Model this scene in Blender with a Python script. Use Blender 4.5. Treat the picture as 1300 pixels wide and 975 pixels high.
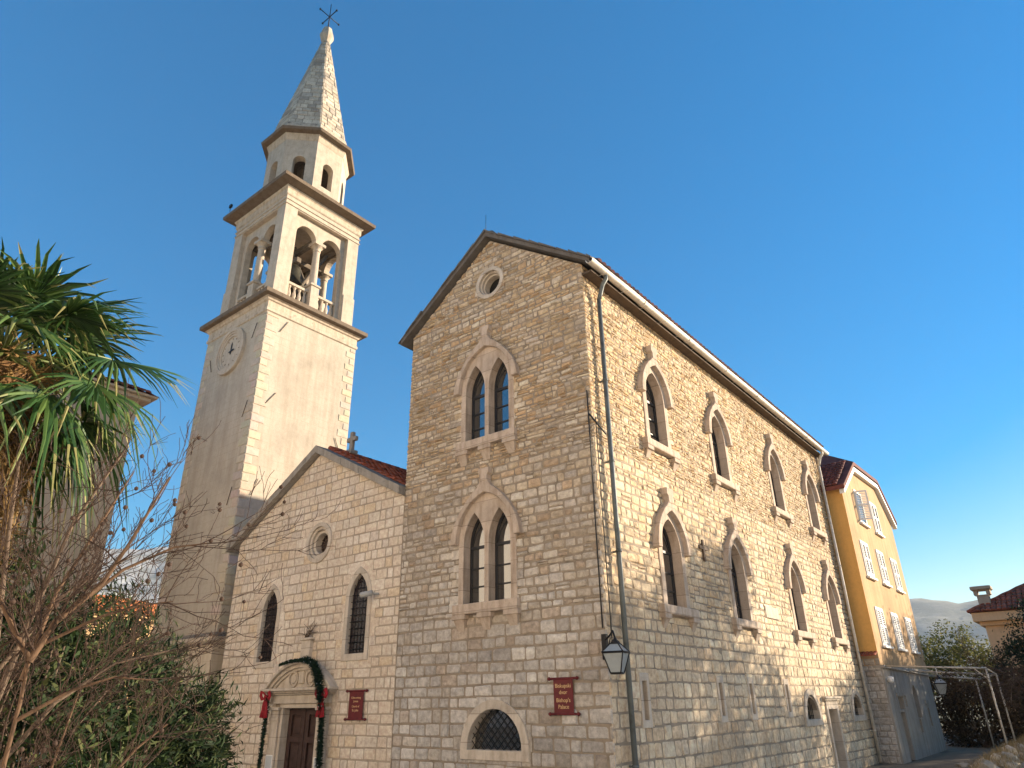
import bpy, bmesh, math, random
import numpy as np
from mathutils import Vector, Matrix, noise
for o in list(bpy.data.objects): bpy.data.objects.remove(o)
SC = bpy.context.scene; COL = SC.collection
R = math.radians; PI = math.pi
rng = random.Random(7); nrng = np.random.default_rng(7)

# ---------------------------------------------------------------- camera, sky, sun, exposure
cam_d = bpy.data.cameras.new('camera'); cam = bpy.data.objects.new('camera', cam_d); COL.objects.link(cam)
cam_d.sensor_width = 36; cam_d.lens = 24.18; cam_d.clip_start = .05; cam_d.clip_end = 20000
CAM = Vector((8.327, -13.662, 2.45))
_r = Vector((0.77913, 0.62670, -0.01422)); _d = Vector((-0.27370, 0.31969, -0.90713)); _f = Vector((-0.56396, 0.71066, 0.42060))
cam.matrix_world = Matrix(((_r.x, -_d.x, -_f.x, CAM.x), (_r.y, -_d.y, -_f.y, CAM.y), (_r.z, -_d.z, -_f.z, CAM.z), (0, 0, 0, 1)))
SC.camera = cam
SUN_AZ, SUN_EL = 37.0, 15.0                    # clockwise from +Y, degrees
S_DIR = Vector((math.sin(R(SUN_AZ))*math.cos(R(SUN_EL)), math.cos(R(SUN_AZ))*math.cos(R(SUN_EL)), math.sin(R(SUN_EL))))
W = bpy.data.worlds.new('World'); SC.world = W; W.use_nodes = True
wn = W.node_tree.nodes; wl = W.node_tree.links
sky = wn.new('ShaderNodeTexSky'); sky.sky_type = 'NISHITA'; sky.sun_disc = False
sky.sun_elevation = R(SUN_EL); sky.sun_rotation = R(SUN_AZ)
sky.air_density = 1.0; sky.dust_density = 0.4; sky.ozone_density = 2.2; sky.altitude = 0
wn['Background'].inputs[1].default_value = 0.108
hs = wn.new('ShaderNodeHueSaturation'); hs.inputs['Saturation'].default_value = 2.2; hs.inputs['Hue'].default_value = .503
gm = wn.new('ShaderNodeGamma'); gm.inputs['Gamma'].default_value = .74
wl.new(sky.outputs[0], gm.inputs['Color']); wl.new(gm.outputs[0], hs.inputs['Color']); wl.new(hs.outputs[0], wn['Background'].inputs[0])
sd = bpy.data.lights.new('sun', 'SUN'); sun = bpy.data.objects.new('sun', sd); COL.objects.link(sun)
sd.energy = 5.0; sd.angle = R(.5); sd.color = (1, .83, .62)
sun.rotation_euler = S_DIR.to_track_quat('Z', 'Y').to_euler(); sun.location = S_DIR*200
SC.view_settings.view_transform = 'Standard'; SC.view_settings.look = 'None'; SC.view_settings.gamma = 1
SC.view_settings.exposure = 1.54

# ---------------------------------------------------------------- helpers: objects
def mk(name, data, parent=None, loc=(0, 0, 0), rz=0):
    o = bpy.data.objects.new(name, data); COL.objects.link(o)
    o.location = loc; o.rotation_euler = (0, 0, rz)
    if parent: o.parent = parent
    return o
def tag(o, label, cat, group=None):
    o['label'] = label; o['category'] = cat
    if group: o['group'] = group
    return o
def thing(name, label, cat, loc=(0, 0, 0), rz=0, group=None):
    return tag(mk(name, None, None, loc, rz), label, cat, group)
def copy_tree(o, parent=None):
    c = o.copy(); COL.objects.link(c); c.parent = parent
    for ch in list(o.children): copy_tree(ch, c)
    return c
def struct(o): o['kind'] = 'structure'; return o

class MB:
    """collects polygons, each with a material slot and a stone tint"""
    def __init__(s): s.v = []; s.f = []; s.m = []; s.t = []; s.sm = []
    def add(s, vs, fs, m=0, t=(1, 1, 1), smooth=False):
        b = len(s.v); s.v += [tuple(p) for p in vs]
        for f in fs: s.f.append([b+i for i in f]); s.m.append(m); s.t.append(t); s.sm.append(smooth)
    def box(s, a, b, m=0, t=(1, 1, 1), bev=0.0):
        x0, y0, z0 = [min(p, q) for p, q in zip(a, b)]; x1, y1, z1 = [max(p, q) for p, q in zip(a, b)]
        if bev <= 0:
            s.add([(x0,y0,z0),(x1,y0,z0),(x1,y1,z0),(x0,y1,z0),(x0,y0,z1),(x1,y0,z1),(x1,y1,z1),(x0,y1,z1)],
                  [(0,3,2,1),(4,5,6,7),(0,1,5,4),(1,2,6,5),(2,3,7,6),(3,0,4,7)], m, t); return
        bm = bmesh.new(); bmesh.ops.create_cube(bm, size=1)
        for v in bm.verts: v.co = Vector(((x0+x1)/2+v.co.x*(x1-x0), (y0+y1)/2+v.co.y*(y1-y0), (z0+z1)/2+v.co.z*(z1-z0)))
        bmesh.ops.bevel(bm, geom=bm.edges[:], offset=bev, segments=1, affect='EDGES')
        s.bm(bm, m, t)
    def bm(s, bm, m=0, t=(1, 1, 1), smooth=False, M=None):
        bm.verts.index_update()
        s.add([(M @ v.co if M else v.co) for v in bm.verts], [[v.index for v in f.verts] for f in bm.faces], m, t, smooth); bm.free()
    def mesh(s, me, M=None, m=0, t=(1, 1, 1)):
        s.add([(M @ v.co if M else v.co) for v in me.vertices], [list(p.vertices) for p in me.polygons], m, t)
    def tube(s, path, r, n=8, m=0, t=(1, 1, 1), cap=True, smooth=True):
        P = [Vector(p) for p in path]; k = len(P); rr = r if isinstance(r, (list, tuple)) else [r]*k
        vs = []; up = None
        for i, p in enumerate(P):
            d = (P[min(i+1, k-1)]-P[max(i-1, 0)]).normalized()
            if up is None: up = Vector((0, 0, 1)) if abs(d.z) < .9 else Vector((1, 0, 0))
            a = d.cross(up).normalized(); b = a.cross(d).normalized(); up = b
            for j in range(n):
                q = 2*PI*j/n; vs.append(p+(a*math.cos(q)+b*math.sin(q))*rr[i])
        fs = [(i*n+j, i*n+(j+1) % n, (i+1)*n+(j+1) % n, (i+1)*n+j) for i in range(k-1) for j in range(n)]
        if cap: fs += [tuple(range(n))[::-1], tuple((k-1)*n+j for j in range(n))]
        s.add(vs, fs, m, t, smooth)
    def loft(s, c, prof, n=4, rot=PI/4, m=0, t=(1, 1, 1), smooth=False, apo=True, cap=True):
        """stack of regular n-gons: prof = [(apothem, z)...]"""
        k = 1/math.cos(PI/n) if apo else 1; vs = []
        for r, z in prof:
            for j in range(n):
                q = rot+2*PI*j/n; vs.append((c[0]+r*k*math.cos(q), c[1]+r*k*math.sin(q), z))
        K = len(prof)
        fs = [(i*n+j, i*n+(j+1) % n, (i+1)*n+(j+1) % n, (i+1)*n+j) for i in range(K-1) for j in range(n)]
        if cap: fs += [tuple(range(n))[::-1], tuple((K-1)*n+j for j in range(n))]
        s.add(vs, fs, m, t, smooth)
    def prism(s, poly, d, m=0, t=(1, 1, 1)):
        """poly in (x,z), thickness from y=d[0] to y=d[1]"""
        n = len(poly); vs = [(x, d[0], z) for x, z in poly]+[(x, d[1], z) for x, z in poly]
        fs = [tuple(range(n)), tuple(range(2*n-1, n-1, -1))]+[(i, n+i, n+(i+1) % n, (i+1) % n) for i in range(n)]
        s.add(vs, fs, m, t)
    def build(s, name, mats, parent=None, loc=(0, 0, 0), rz=0, fix=True):
        me = bpy.data.meshes.new(name); me.from_pydata(s.v, [], s.f)
        for m in (mats if isinstance(mats, (list, tuple)) else [mats]): me.materials.append(m)
        me.polygons.foreach_set('material_index', s.m); me.polygons.foreach_set('use_smooth', s.sm)
        cnt = [len(f) for f in s.f]
        at = me.color_attributes.new('tint', 'FLOAT_COLOR', 'CORNER')
        arr = np.repeat(np.array([(*t, 1.0) for t in s.t], np.float32), cnt, axis=0); at.data.foreach_set('color', arr.ravel())
        if fix:
            bm = bmesh.new(); bm.from_mesh(me); bmesh.ops.recalc_face_normals(bm, faces=bm.faces); bm.to_mesh(me); bm.free()
        me.update()
        return mk(name, me, parent, loc, rz)

_tmp = []
def plate(outer, holes=(), depth=.1, bevel=0.0):
    """flat slab with holes, outline in (x,z), centred on y=0, front towards -y"""
    cu = bpy.data.curves.new('t', 'CURVE'); cu.dimensions = '2D'; cu.fill_mode = 'BOTH'
    cu.extrude = depth/2-bevel; cu.bevel_depth = bevel; cu.bevel_resolution = 0; cu.offset = -bevel
    for pl in [outer]+list(holes):
        sp = cu.splines.new('POLY'); sp.points.add(len(pl)-1); sp.use_cyclic_u = True
        for q, p in zip(sp.points, pl): q.co = (p[0], p[1], 0, 1)
    ob = bpy.data.objects.new('t', cu); COL.objects.link(ob)
    dg = bpy.context.evaluated_depsgraph_get(); me = bpy.data.meshes.new_from_object(ob.evaluated_get(dg))
    bpy.data.objects.remove(ob); bpy.data.curves.remove(cu)
    me.transform(Matrix(((1,0,0,0),(0,0,-1,0),(0,1,0,0),(0,0,0,1)))); return me
def text_mesh(lines, size, depth=.004, gap=1.2):
    cu = bpy.data.curves.new('t', 'FONT'); cu.body = '\n'.join(lines); cu.size = size; cu.extrude = depth/2; cu.align_x = 'CENTER'; cu.space_line = gap
    ob = bpy.data.objects.new('t', cu); COL.objects.link(ob)
    dg = bpy.context.evaluated_depsgraph_get(); me = bpy.data.meshes.new_from_object(ob.evaluated_get(dg))
    bpy.data.objects.remove(ob); bpy.data.curves.remove(cu)
    me.transform(Matrix(((1,0,0,0),(0,0,-1,0),(0,1,0,0),(0,0,0,1)))); return me
T = Matrix.Translation
def RZ(a): return Matrix.Rotation(a, 4, 'Z')

# ---------------------------------------------------------------- helpers: outlines
def arc_lancet(a, zs, za, n=8):
    """right springing -> apex -> left springing of a pointed arch, half width a"""
    r = za-zs; Rr = (a*a+r*r)/(2*a) if r > a*.999 else (a*a+r*r)/(2*a)
    cx = a-Rr; out = []
    q1 = math.atan2(r, -cx)
    for i in range(n+1):
        q = q1*i/n; out.append((cx+Rr*math.cos(q), zs+Rr*math.sin(q)))
    return out+[(-x, z) for x, z in out[::-1][1:]]
def lancet(w, z0, zs, za, x=0, n=8):
    a = w/2; return [(x-a, z0), (x+a, z0)]+[(x+px, pz) for px, pz in arc_lancet(a, zs, za, n)]
def circ(cx, cz, r, n=28): return [(cx+r*math.cos(2*PI*i/n), cz+r*math.sin(2*PI*i/n)) for i in range(n)]
def rect(x0, z0, x1, z1): return [(x0, z0), (x1, z0), (x1, z1), (x0, z1)]
def round_arch(w, z0, zs, x=0, n=12): return [(x-w/2, z0), (x+w/2, z0)]+[(x+w/2*math.cos(PI*i/n), zs+w/2*math.sin(PI*i/n)) for i in range(n+1)]
def shift(pl, dx, dz=0): return [(x+dx, z+dz) for x, z in pl]
def inside(p, poly):
    x, y = p; c = False; n = len(poly)
    for i in range(n):
        x0, y0 = poly[i]; x1, y1 = poly[i-1]
        if (y0 > y) != (y1 > y) and x < (x1-x0)*(y-y0)/(y1-y0)+x0: c = not c
    return c
def clip(poly, a, b, c):
    """keep a*x+b*z<=c"""
    out = []
    for i in range(len(poly)):
        p, q = poly[i-1], poly[i]; dp = a*p[0]+b*p[1]-c; dq = a*q[0]+b*q[1]-c
        if (dp <= 0) != (dq <= 0): s = dp/(dp-dq); out.append((p[0]+(q[0]-p[0])*s, p[1]+(q[1]-p[1])*s))
        if dq <= 0: out.append(q)
    return out

# ---------------------------------------------------------------- helpers: masonry of single stones
def stone(mb, P, poly, h, joint, tint, m, rg, rough=.35, chamf=0.0):
    n = len(poly); cx = sum(p[0] for p in poly)/n; cz = sum(p[1] for p in poly)/n
    if chamf > 0 and n == 4:
        q = []
        for i in range(n):
            a, b, c = poly[i-1], poly[i], poly[(i+1) % n]
            la = math.dist(a, b); lc = math.dist(b, c); k = chamf*rg.uniform(.4, 1.3)
            ka, kc = min(.4, k/max(la, .01)), min(.4, k/max(lc, .01))
            q += [(b[0]+(a[0]-b[0])*ka, b[1]+(a[1]-b[1])*ka), (b[0]+(c[0]-b[0])*kc, b[1]+(c[1]-b[1])*kc)]
        poly = q; n = len(poly)
    W_ = max(abs(p[0]-cx) for p in poly); H_ = max(abs(p[1]-cz) for p in poly)
    if W_ < .015 or H_ < .015: return
    def ins(d): return [(cx+(p[0]-cx)*max(.1, 1-d/W_), cz+(p[1]-cz)*max(.1, 1-d/H_)) for p in poly]
    o = ins(joint/2); i1 = ins(joint/2+min(.03, .35*min(W_, H_)))
    tx, tz = rg.uniform(-1, 1)*rough*h, rg.uniform(-1, 1)*rough*h
    vs = [P(x, z, -.012) for x, z in o]
    for x, z in i1: vs.append(P(x, z, h*(.85+rg.uniform(-rough, rough)*.5)+tx*(x-cx)/W_+tz*(z-cz)/H_))
    vs.append(P(cx+rg.uniform(-.3, .3)*W_, cz+rg.uniform(-.3, .3)*H_, h*(1.0+rg.uniform(-.2, 1)*rough)))
    fs = [(i, (i+1) % n, n+(i+1) % n, n+i) for i in range(n)]+[(n+i, n+(i+1) % n, 2*n) for i in range(n)]
    mb.add(vs, fs, m, tint)
def masonry(mb, P, u0, u1, v0, v1, zone, tintf, planes=(), holes=(), m=1, seed=1):
    rg = random.Random(seed); v = v0; k = 0
    hb = [(min(p[0] for p in h), max(p[0] for p in h), min(p[1] for p in h), max(p[1] for p in h), h) for h in holes]
    def wav(j, u, amp): return amp*(math.sin(u*1.1+j*1.7)+.6*math.sin(u*2.7+j*4.1))
    while v < v1-.02:
        Z = zone(v); hh = rg.uniform(*Z['h']); vt = min(v+hh, v1); amp = Z.get('wave', .01)
        if v1-vt < .08: vt = v1
        u = u0; first = True
        while u < u1-.01:
            w = rg.uniform(*Z['w'])*(rg.uniform(.4, 1) if first else 1); first = False
            if rg.random() < Z.get('long', 0): w *= 1.7
            ue = min(u+w, u1)
            if u1-ue < .1: ue = u1
            j = Z.get('jit', .008); e = lambda: rg.uniform(-j, j)
            a0 = wav(k, u, amp) if v > v0 else 0; a1 = wav(k, ue, amp) if v > v0 else 0
            b0 = wav(k+1, u, amp); b1 = wav(k+1, ue, amp)
            parts = [((u, v+a0), (ue, v+a1), (ue, vt+b1), (u, vt+b0))]
            if rg.random() < Z.get('split', 0):
                s = rg.uniform(.35, .65); ml = (u, v+a0+(vt-v)*s+e()); mr = (ue, v+a1+(vt-v)*s+e())
                parts = [(parts[0][0], parts[0][1], mr, ml), (ml, mr, parts[0][2], parts[0][3])]
            for pl in parts:
                pl = [(x+(e() if u0+.01 < x < u1-.01 else 0), z+e()) for x, z in pl]
                for (a, b, c) in planes: pl = clip(pl, a, b, c) if pl else pl
                if len(pl) < 3: continue
                tint = tintf(rg, (u+ue)/2, (v+vt)/2); h = rg.uniform(*Z['relief'])
                x0, x1 = min(p[0] for p in pl), max(p[0] for p in pl); z0, z1 = min(p[1] for p in pl), max(p[1] for p in pl)
                hit = [q[4] for q in hb if q[0] < x1 and q[1] > x0 and q[2] < z1 and q[3] > z0]
                if hit:
                    nx = max(1, int((x1-x0)/.05)); nz = max(1, int((z1-z0)/.05))
                    cs = [[not any(inside((x0+(i+.5)*(x1-x0)/nx, z0+(q+.5)*(z1-z0)/nz), hh_) for hh_ in hit) for q in range(nz)] for i in range(nx)]
                    tot = sum(map(sum, cs))
                    if tot == 0: continue
                    if tot < nx*nz:
                        jt = Z['joint']/2
                        for i in range(nx):
                            for q in range(nz):
                                if cs[i][q]:
                                    xa = x0+i*(x1-x0)/nx+(jt if i == 0 else 0); xb = x0+(i+1)*(x1-x0)/nx-(jt if i == nx-1 else 0)
                                    za = z0+q*(z1-z0)/nz+(jt if q == 0 else 0); zb = z0+(q+1)*(z1-z0)/nz-(jt if q == nz-1 else 0)
                                    mb.add([P(xa, za, h), P(xb, za, h), P(xb, zb, h), P(xa, zb, h), P(xa, za, -.01), P(xb, za, -.01), P(xb, zb, -.01), P(xa, zb, -.01)],
                                           [(0,1,2,3)]+([(0,4,5,1)] if q == 0 else [])+([(3,2,6,7)] if q == nz-1 else [])+([(0,3,7,4)] if i == 0 else [])+([(1,5,6,2)] if i == nx-1 else []), m, tint)
                        continue
                stone(mb, P, pl, h, Z['joint'], tint, m, rg, Z.get('rough', .35), Z.get('chamf', 0))
            u = ue
        v = vt; k += 1

# ---------------------------------------------------------------- materials
class NT:
    def __init__(s, name):
        s.m = bpy.data.materials.new(name); s.m.use_nodes = True; s.n = s.m.node_tree.nodes; s.l = s.m.node_tree.links; s.b = s.n['Principled BSDF']
    def new(s, t, **k):
        n = s.n.new(t)
        for a, b in k.items():
            if a.startswith('i_'): n.inputs[a[2:].replace('_', ' ')].default_value = b
            else: setattr(n, a, b)
        return n
    def link(s, a, b): s.l.new(a, b)
    def coord(s, sc=(1, 1, 1)):
        tc = s.new('ShaderNodeTexCoord'); mp = s.new('ShaderNodeMapping'); mp.inputs['Scale'].default_value = sc
        s.link(tc.outputs['Object'], mp.inputs[0]); return mp.outputs[0]
    def noise(s, sc, det=4, co=None, rough=.55, dist=0):
        n = s.new('ShaderNodeTexNoise'); n.inputs['Scale'].default_value = sc; n.inputs['Detail'].default_value = det; n.inputs['Roughness'].default_value = rough; n.inputs['Distortion'].default_value = dist
        s.link(co or s.coord(), n.inputs['Vector']); return n.outputs[0]
    def ramp(s, fac, stops):
        r = s.new('ShaderNodeValToRGB'); el = r.color_ramp.elements
        while len(el) < len(stops): el.new(.5)
        for e, (p, c) in zip(el, stops): e.position = p; e.color = (c, c, c, 1) if isinstance(c, (int, float)) else (*c, 1)
        s.link(fac, r.inputs[0]); return r.outputs[0]
    def mix(s, fac, a, b, mode='MIX'):
        x = s.new('ShaderNodeMix', data_type='RGBA', blend_type=mode)
        for sock, v in ((x.inputs[0], fac), (x.inputs[6], a), (x.inputs[7], b)):
            if isinstance(v, (int, float)): sock.default_value = v
            elif isinstance(v, tuple): sock.default_value = (*v, 1)
            else: s.link(v, sock)
        return x.outputs[2]
    def math(s, op, a, b=0.0):
        x = s.new('ShaderNodeMath', operation=op)
        for sock, v in ((x.inputs[0], a), (x.inputs[1], b)):
            if isinstance(v, (int, float)): sock.default_value = v
            else: s.link(v, sock)
        return x.outputs[0]
    def bump(s, h, st=.3, dist=.02, prev=None):
        b = s.new('ShaderNodeBump'); b.inputs['Strength'].default_value = st; b.inputs['Distance'].default_value = dist
        s.link(h, b.inputs['Height'])
        if prev: s.link(prev, b.inputs['Normal'])
        return b.outputs[0]
    def done(s, col, rough=.85, normal=None, metal=0, spec=.3, trans=None):
        if isinstance(col, tuple): s.b.inputs['Base Color'].default_value = (*col, 1)
        else: s.link(col, s.b.inputs['Base Color'])
        if isinstance(rough, (int, float)): s.b.inputs['Roughness'].default_value = rough
        else: s.link(rough, s.b.inputs['Roughness'])
        s.b.inputs['Metallic'].default_value = metal; s.b.inputs['Specular IOR Level'].default_value = spec
        if normal: s.link(normal, s.b.inputs['Normal'])
        return s.m
def m_stone(name, amb=.25, bs=.5, scale=9.0, stain=.25):
    """single stones: each keeps its own tint, weathered by noise"""
    s = NT(name); at = s.new('ShaderNodeAttribute', attribute_name='tint')
    n1 = s.noise(scale, 6, rough=.65); n2 = s.noise(.45, 4); n3 = s.noise(38, 3, rough=.7)
    c = s.mix(amb, at.outputs['Color'], s.ramp(n1, [(.3, .28), (.7, .95)]), 'OVERLAY')
    c = s.mix(stain, c, s.ramp(n2, [(.35, (.62, .56, .50)), (.62, (1, 1, 1))]), 'MULTIPLY')
    c = s.mix(.35, c, s.ramp(n3, [(.28, .45), (.45, 1.0)]), 'MULTIPLY')
    nb = s.bump(n1, bs, .03); nb = s.bump(n3, bs*.8, .012, nb)
    return s.done(c, .9, nb, spec=.2)
def m_flat(name, col, rough=.8, var=.2, sc=4.0, bs=.15, metal=0, spec=.3, bd=.01):
    s = NT(name); n1 = s.noise(sc, 5, rough=.6); n2 = s.noise(sc*6, 3)
    dark = tuple(max(0, x*(1-var*1.6)) for x in col); lite = tuple(min(1, x*(1+var*.7)) for x in col)
    c = s.ramp(n1, [(.28, dark), (.5, col), (.75, lite)])
    nb = s.bump(n2, bs, bd); nb = s.bump(n1, bs, bd*2, nb)
    return s.done(c, rough, nb, metal, spec)
def m_dressed(name, col, dirt=.5, soot=0.0, joints=0.0):
    """cut stone: blotchy, streaked below, lichen on faces looking up"""
    s = NT(name); n1 = s.noise(3.2, 6, rough=.62); n2 = s.noise(26, 4, rough=.7); st = s.noise(1.0, 5, s.coord((6, 6, .9)), .6)
    c = s.ramp(n1, [(.25, tuple(x*.80 for x in col)), (.5, col), (.78, tuple(min(1, x*1.14) for x in col))])
    c = s.mix(dirt, c, s.ramp(st, [(.30, (.55, .48, .42)), (.55, (1, 1, 1))]), 'MULTIPLY')
    c = s.mix(.3, c, s.ramp(n2, [(.3, .5), (.5, 1.0)]), 'MULTIPLY')
    if soot:
        g = s.new('ShaderNodeNewGeometry'); sp = s.new('ShaderNodeSeparateXYZ'); s.link(g.outputs['Normal'], sp.inputs[0])
        up = s.math('ADD', s.math('MULTIPLY', sp.outputs[2], .55), s.math('MULTIPLY', s.math('SUBTRACT', n1, .45), 2.2))
        c = s.mix(s.math('MULTIPLY', s.ramp(up, [(.25, 0.0), (.7, 1.0)]), soot), c, (.085, .075, .062))
    nb = s.bump(n2, .35, .01); nb = s.bump(n1, .3, .02, nb)
    if joints:
        tc = s.new('ShaderNodeTexCoord'); sp2 = s.new('ShaderNodeSeparateXYZ'); s.link(tc.outputs['Object'], sp2.inputs[0])
        fr = s.math('FRACT', s.math('ADD', s.math('DIVIDE', sp2.outputs[2], joints), .37)); ln = s.ramp(fr, [(.0, 0.0), (.012, 1.0), (.026, 1.0), (.040, 0.0)])
        c = s.mix(s.math('MULTIPLY', ln, .55), c, (.16, .12, .095)); nb = s.bump(ln, -.4, .01, nb)
        blk = s.new('ShaderNodeTexWhiteNoise', noise_dimensions='1D'); s.link(s.math('FLOOR', s.math('ADD', s.math('DIVIDE', sp2.outputs[2], joints), .37)), blk.inputs['W'])
        c = s.mix(1.0, c, s.ramp(blk.outputs[0], [(0.0, .84), (1.0, 1.0)]), 'MULTIPLY')
    return s.done(c, .88, nb, spec=.2)
def m_plaster(name, col, var=.18, lines=False, stain=.4, patch=0.0, patchcol=(.3, .25, .2)):
    s = NT(name); n1 = s.noise(.55, 6, rough=.65); n2 = s.noise(7, 5, rough=.65); n3 = s.noise(45, 3); st = s.noise(1.0, 5, s.coord((3.0, 3.0, .25)), .6)
    c = s.ramp(n1, [(.3, tuple(x*(1-var) for x in col)), (.52, col), (.75, tuple(min(1, x*(1+var*.6)) for x in col))])
    c = s.mix(stain, c, s.ramp(st, [(.33, (.66, .60, .54)), (.58, (1, 1, 1))]), 'MULTIPLY')
    c = s.mix(.35, c, s.ramp(n2, [(.3, .72), (.55, 1.0)]), 'MULTIPLY')
    if patch: c = s.mix(s.math('MULTIPLY', s.ramp(n2, [(.60, 0.0), (.64, 1.0)]), patch), c, patchcol)
    nb = s.bump(n3, .25, .006); nb = s.bump(n2, .3, .02, nb)
    if lines:
        tc = s.new('ShaderNodeTexCoord'); sp = s.new('ShaderNodeSeparateXYZ'); s.link(tc.outputs['Object'], sp.inputs[0])
        cb = s.new('ShaderNodeCombineXYZ'); s.link(s.math('ADD', sp.outputs[0], sp.outputs[1]), cb.inputs[0]); s.link(sp.outputs[2], cb.inputs[1])
        br = s.new('ShaderNodeTexBrick'); s.link(cb.outputs[0], br.inputs['Vector'])
        for k, v in (('Scale', 1.0), ('Mortar Size', .008), ('Mortar Smooth', .3), ('Brick Width', .62), ('Row Height', .36)): br.inputs[k].default_value = v
        br.inputs['Color1'].default_value = br.inputs['Color2'].default_value = (1, 1, 1, 1); br.inputs['Mortar'].default_value = (.55, .5, .45, 1)
        brk = s.mix(s.ramp(n1, [(.42, 0.05), (.6, .5)]), (1, 1, 1), br.outputs['Color'])
        c = s.mix(1.0, c, brk, 'MULTIPLY'); nb = s.bump(br.outputs['Fac'], -.15, .01, nb)
    return s.done(c, .9, nb, spec=.15)
def m_tile(name, a, b):
    s = NT(name); at = s.new('ShaderNodeAttribute', attribute_name='tint'); n = s.noise(3, 5); n2 = s.noise(30, 3)
    c = s.mix(1.0, at.outputs['Color'], s.ramp(n, [(.3, a), (.65, b)]), 'MULTIPLY'); c = s.mix(.4, c, s.ramp(n2, [(.3, .5), (.5, 1.0)]), 'MULTIPLY')
    return s.done(c, .85, s.bump(n2, .3, .01), spec=.2)
def m_leaf(name, cols, trans=.35, rough=.65, spec=.12):
    s = NT(name); at = s.new('ShaderNodeAttribute', attribute_name='tint'); sp = s.new('ShaderNodeSeparateColor'); s.link(at.outputs['Color'], sp.inputs[0])
    c = s.ramp(sp.outputs[0], [(i/(len(cols)-1), q) for i, q in enumerate(cols)]); s.done(c, rough, spec=spec)
    tr = s.new('ShaderNodeBsdfTranslucent'); s.link(c, tr.inputs[0]); mx = s.new('ShaderNodeMixShader'); mx.inputs[0].default_value = trans
    out = s.n['Material Output']; s.link(s.b.outputs[0], mx.inputs[1]); s.link(tr.outputs[0], mx.inputs[2]); s.link(mx.outputs[0], out.inputs[0]); return s.m
def m_glass(name, col=(.02, .022, .024), rough=.03, spec=.9):
    s = NT(name); n = s.noise(1.5, 2); s.b.inputs['IOR'].default_value = 2.1; return s.done(col, rough, s.bump(n, .05, .02), spec=spec)

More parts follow.
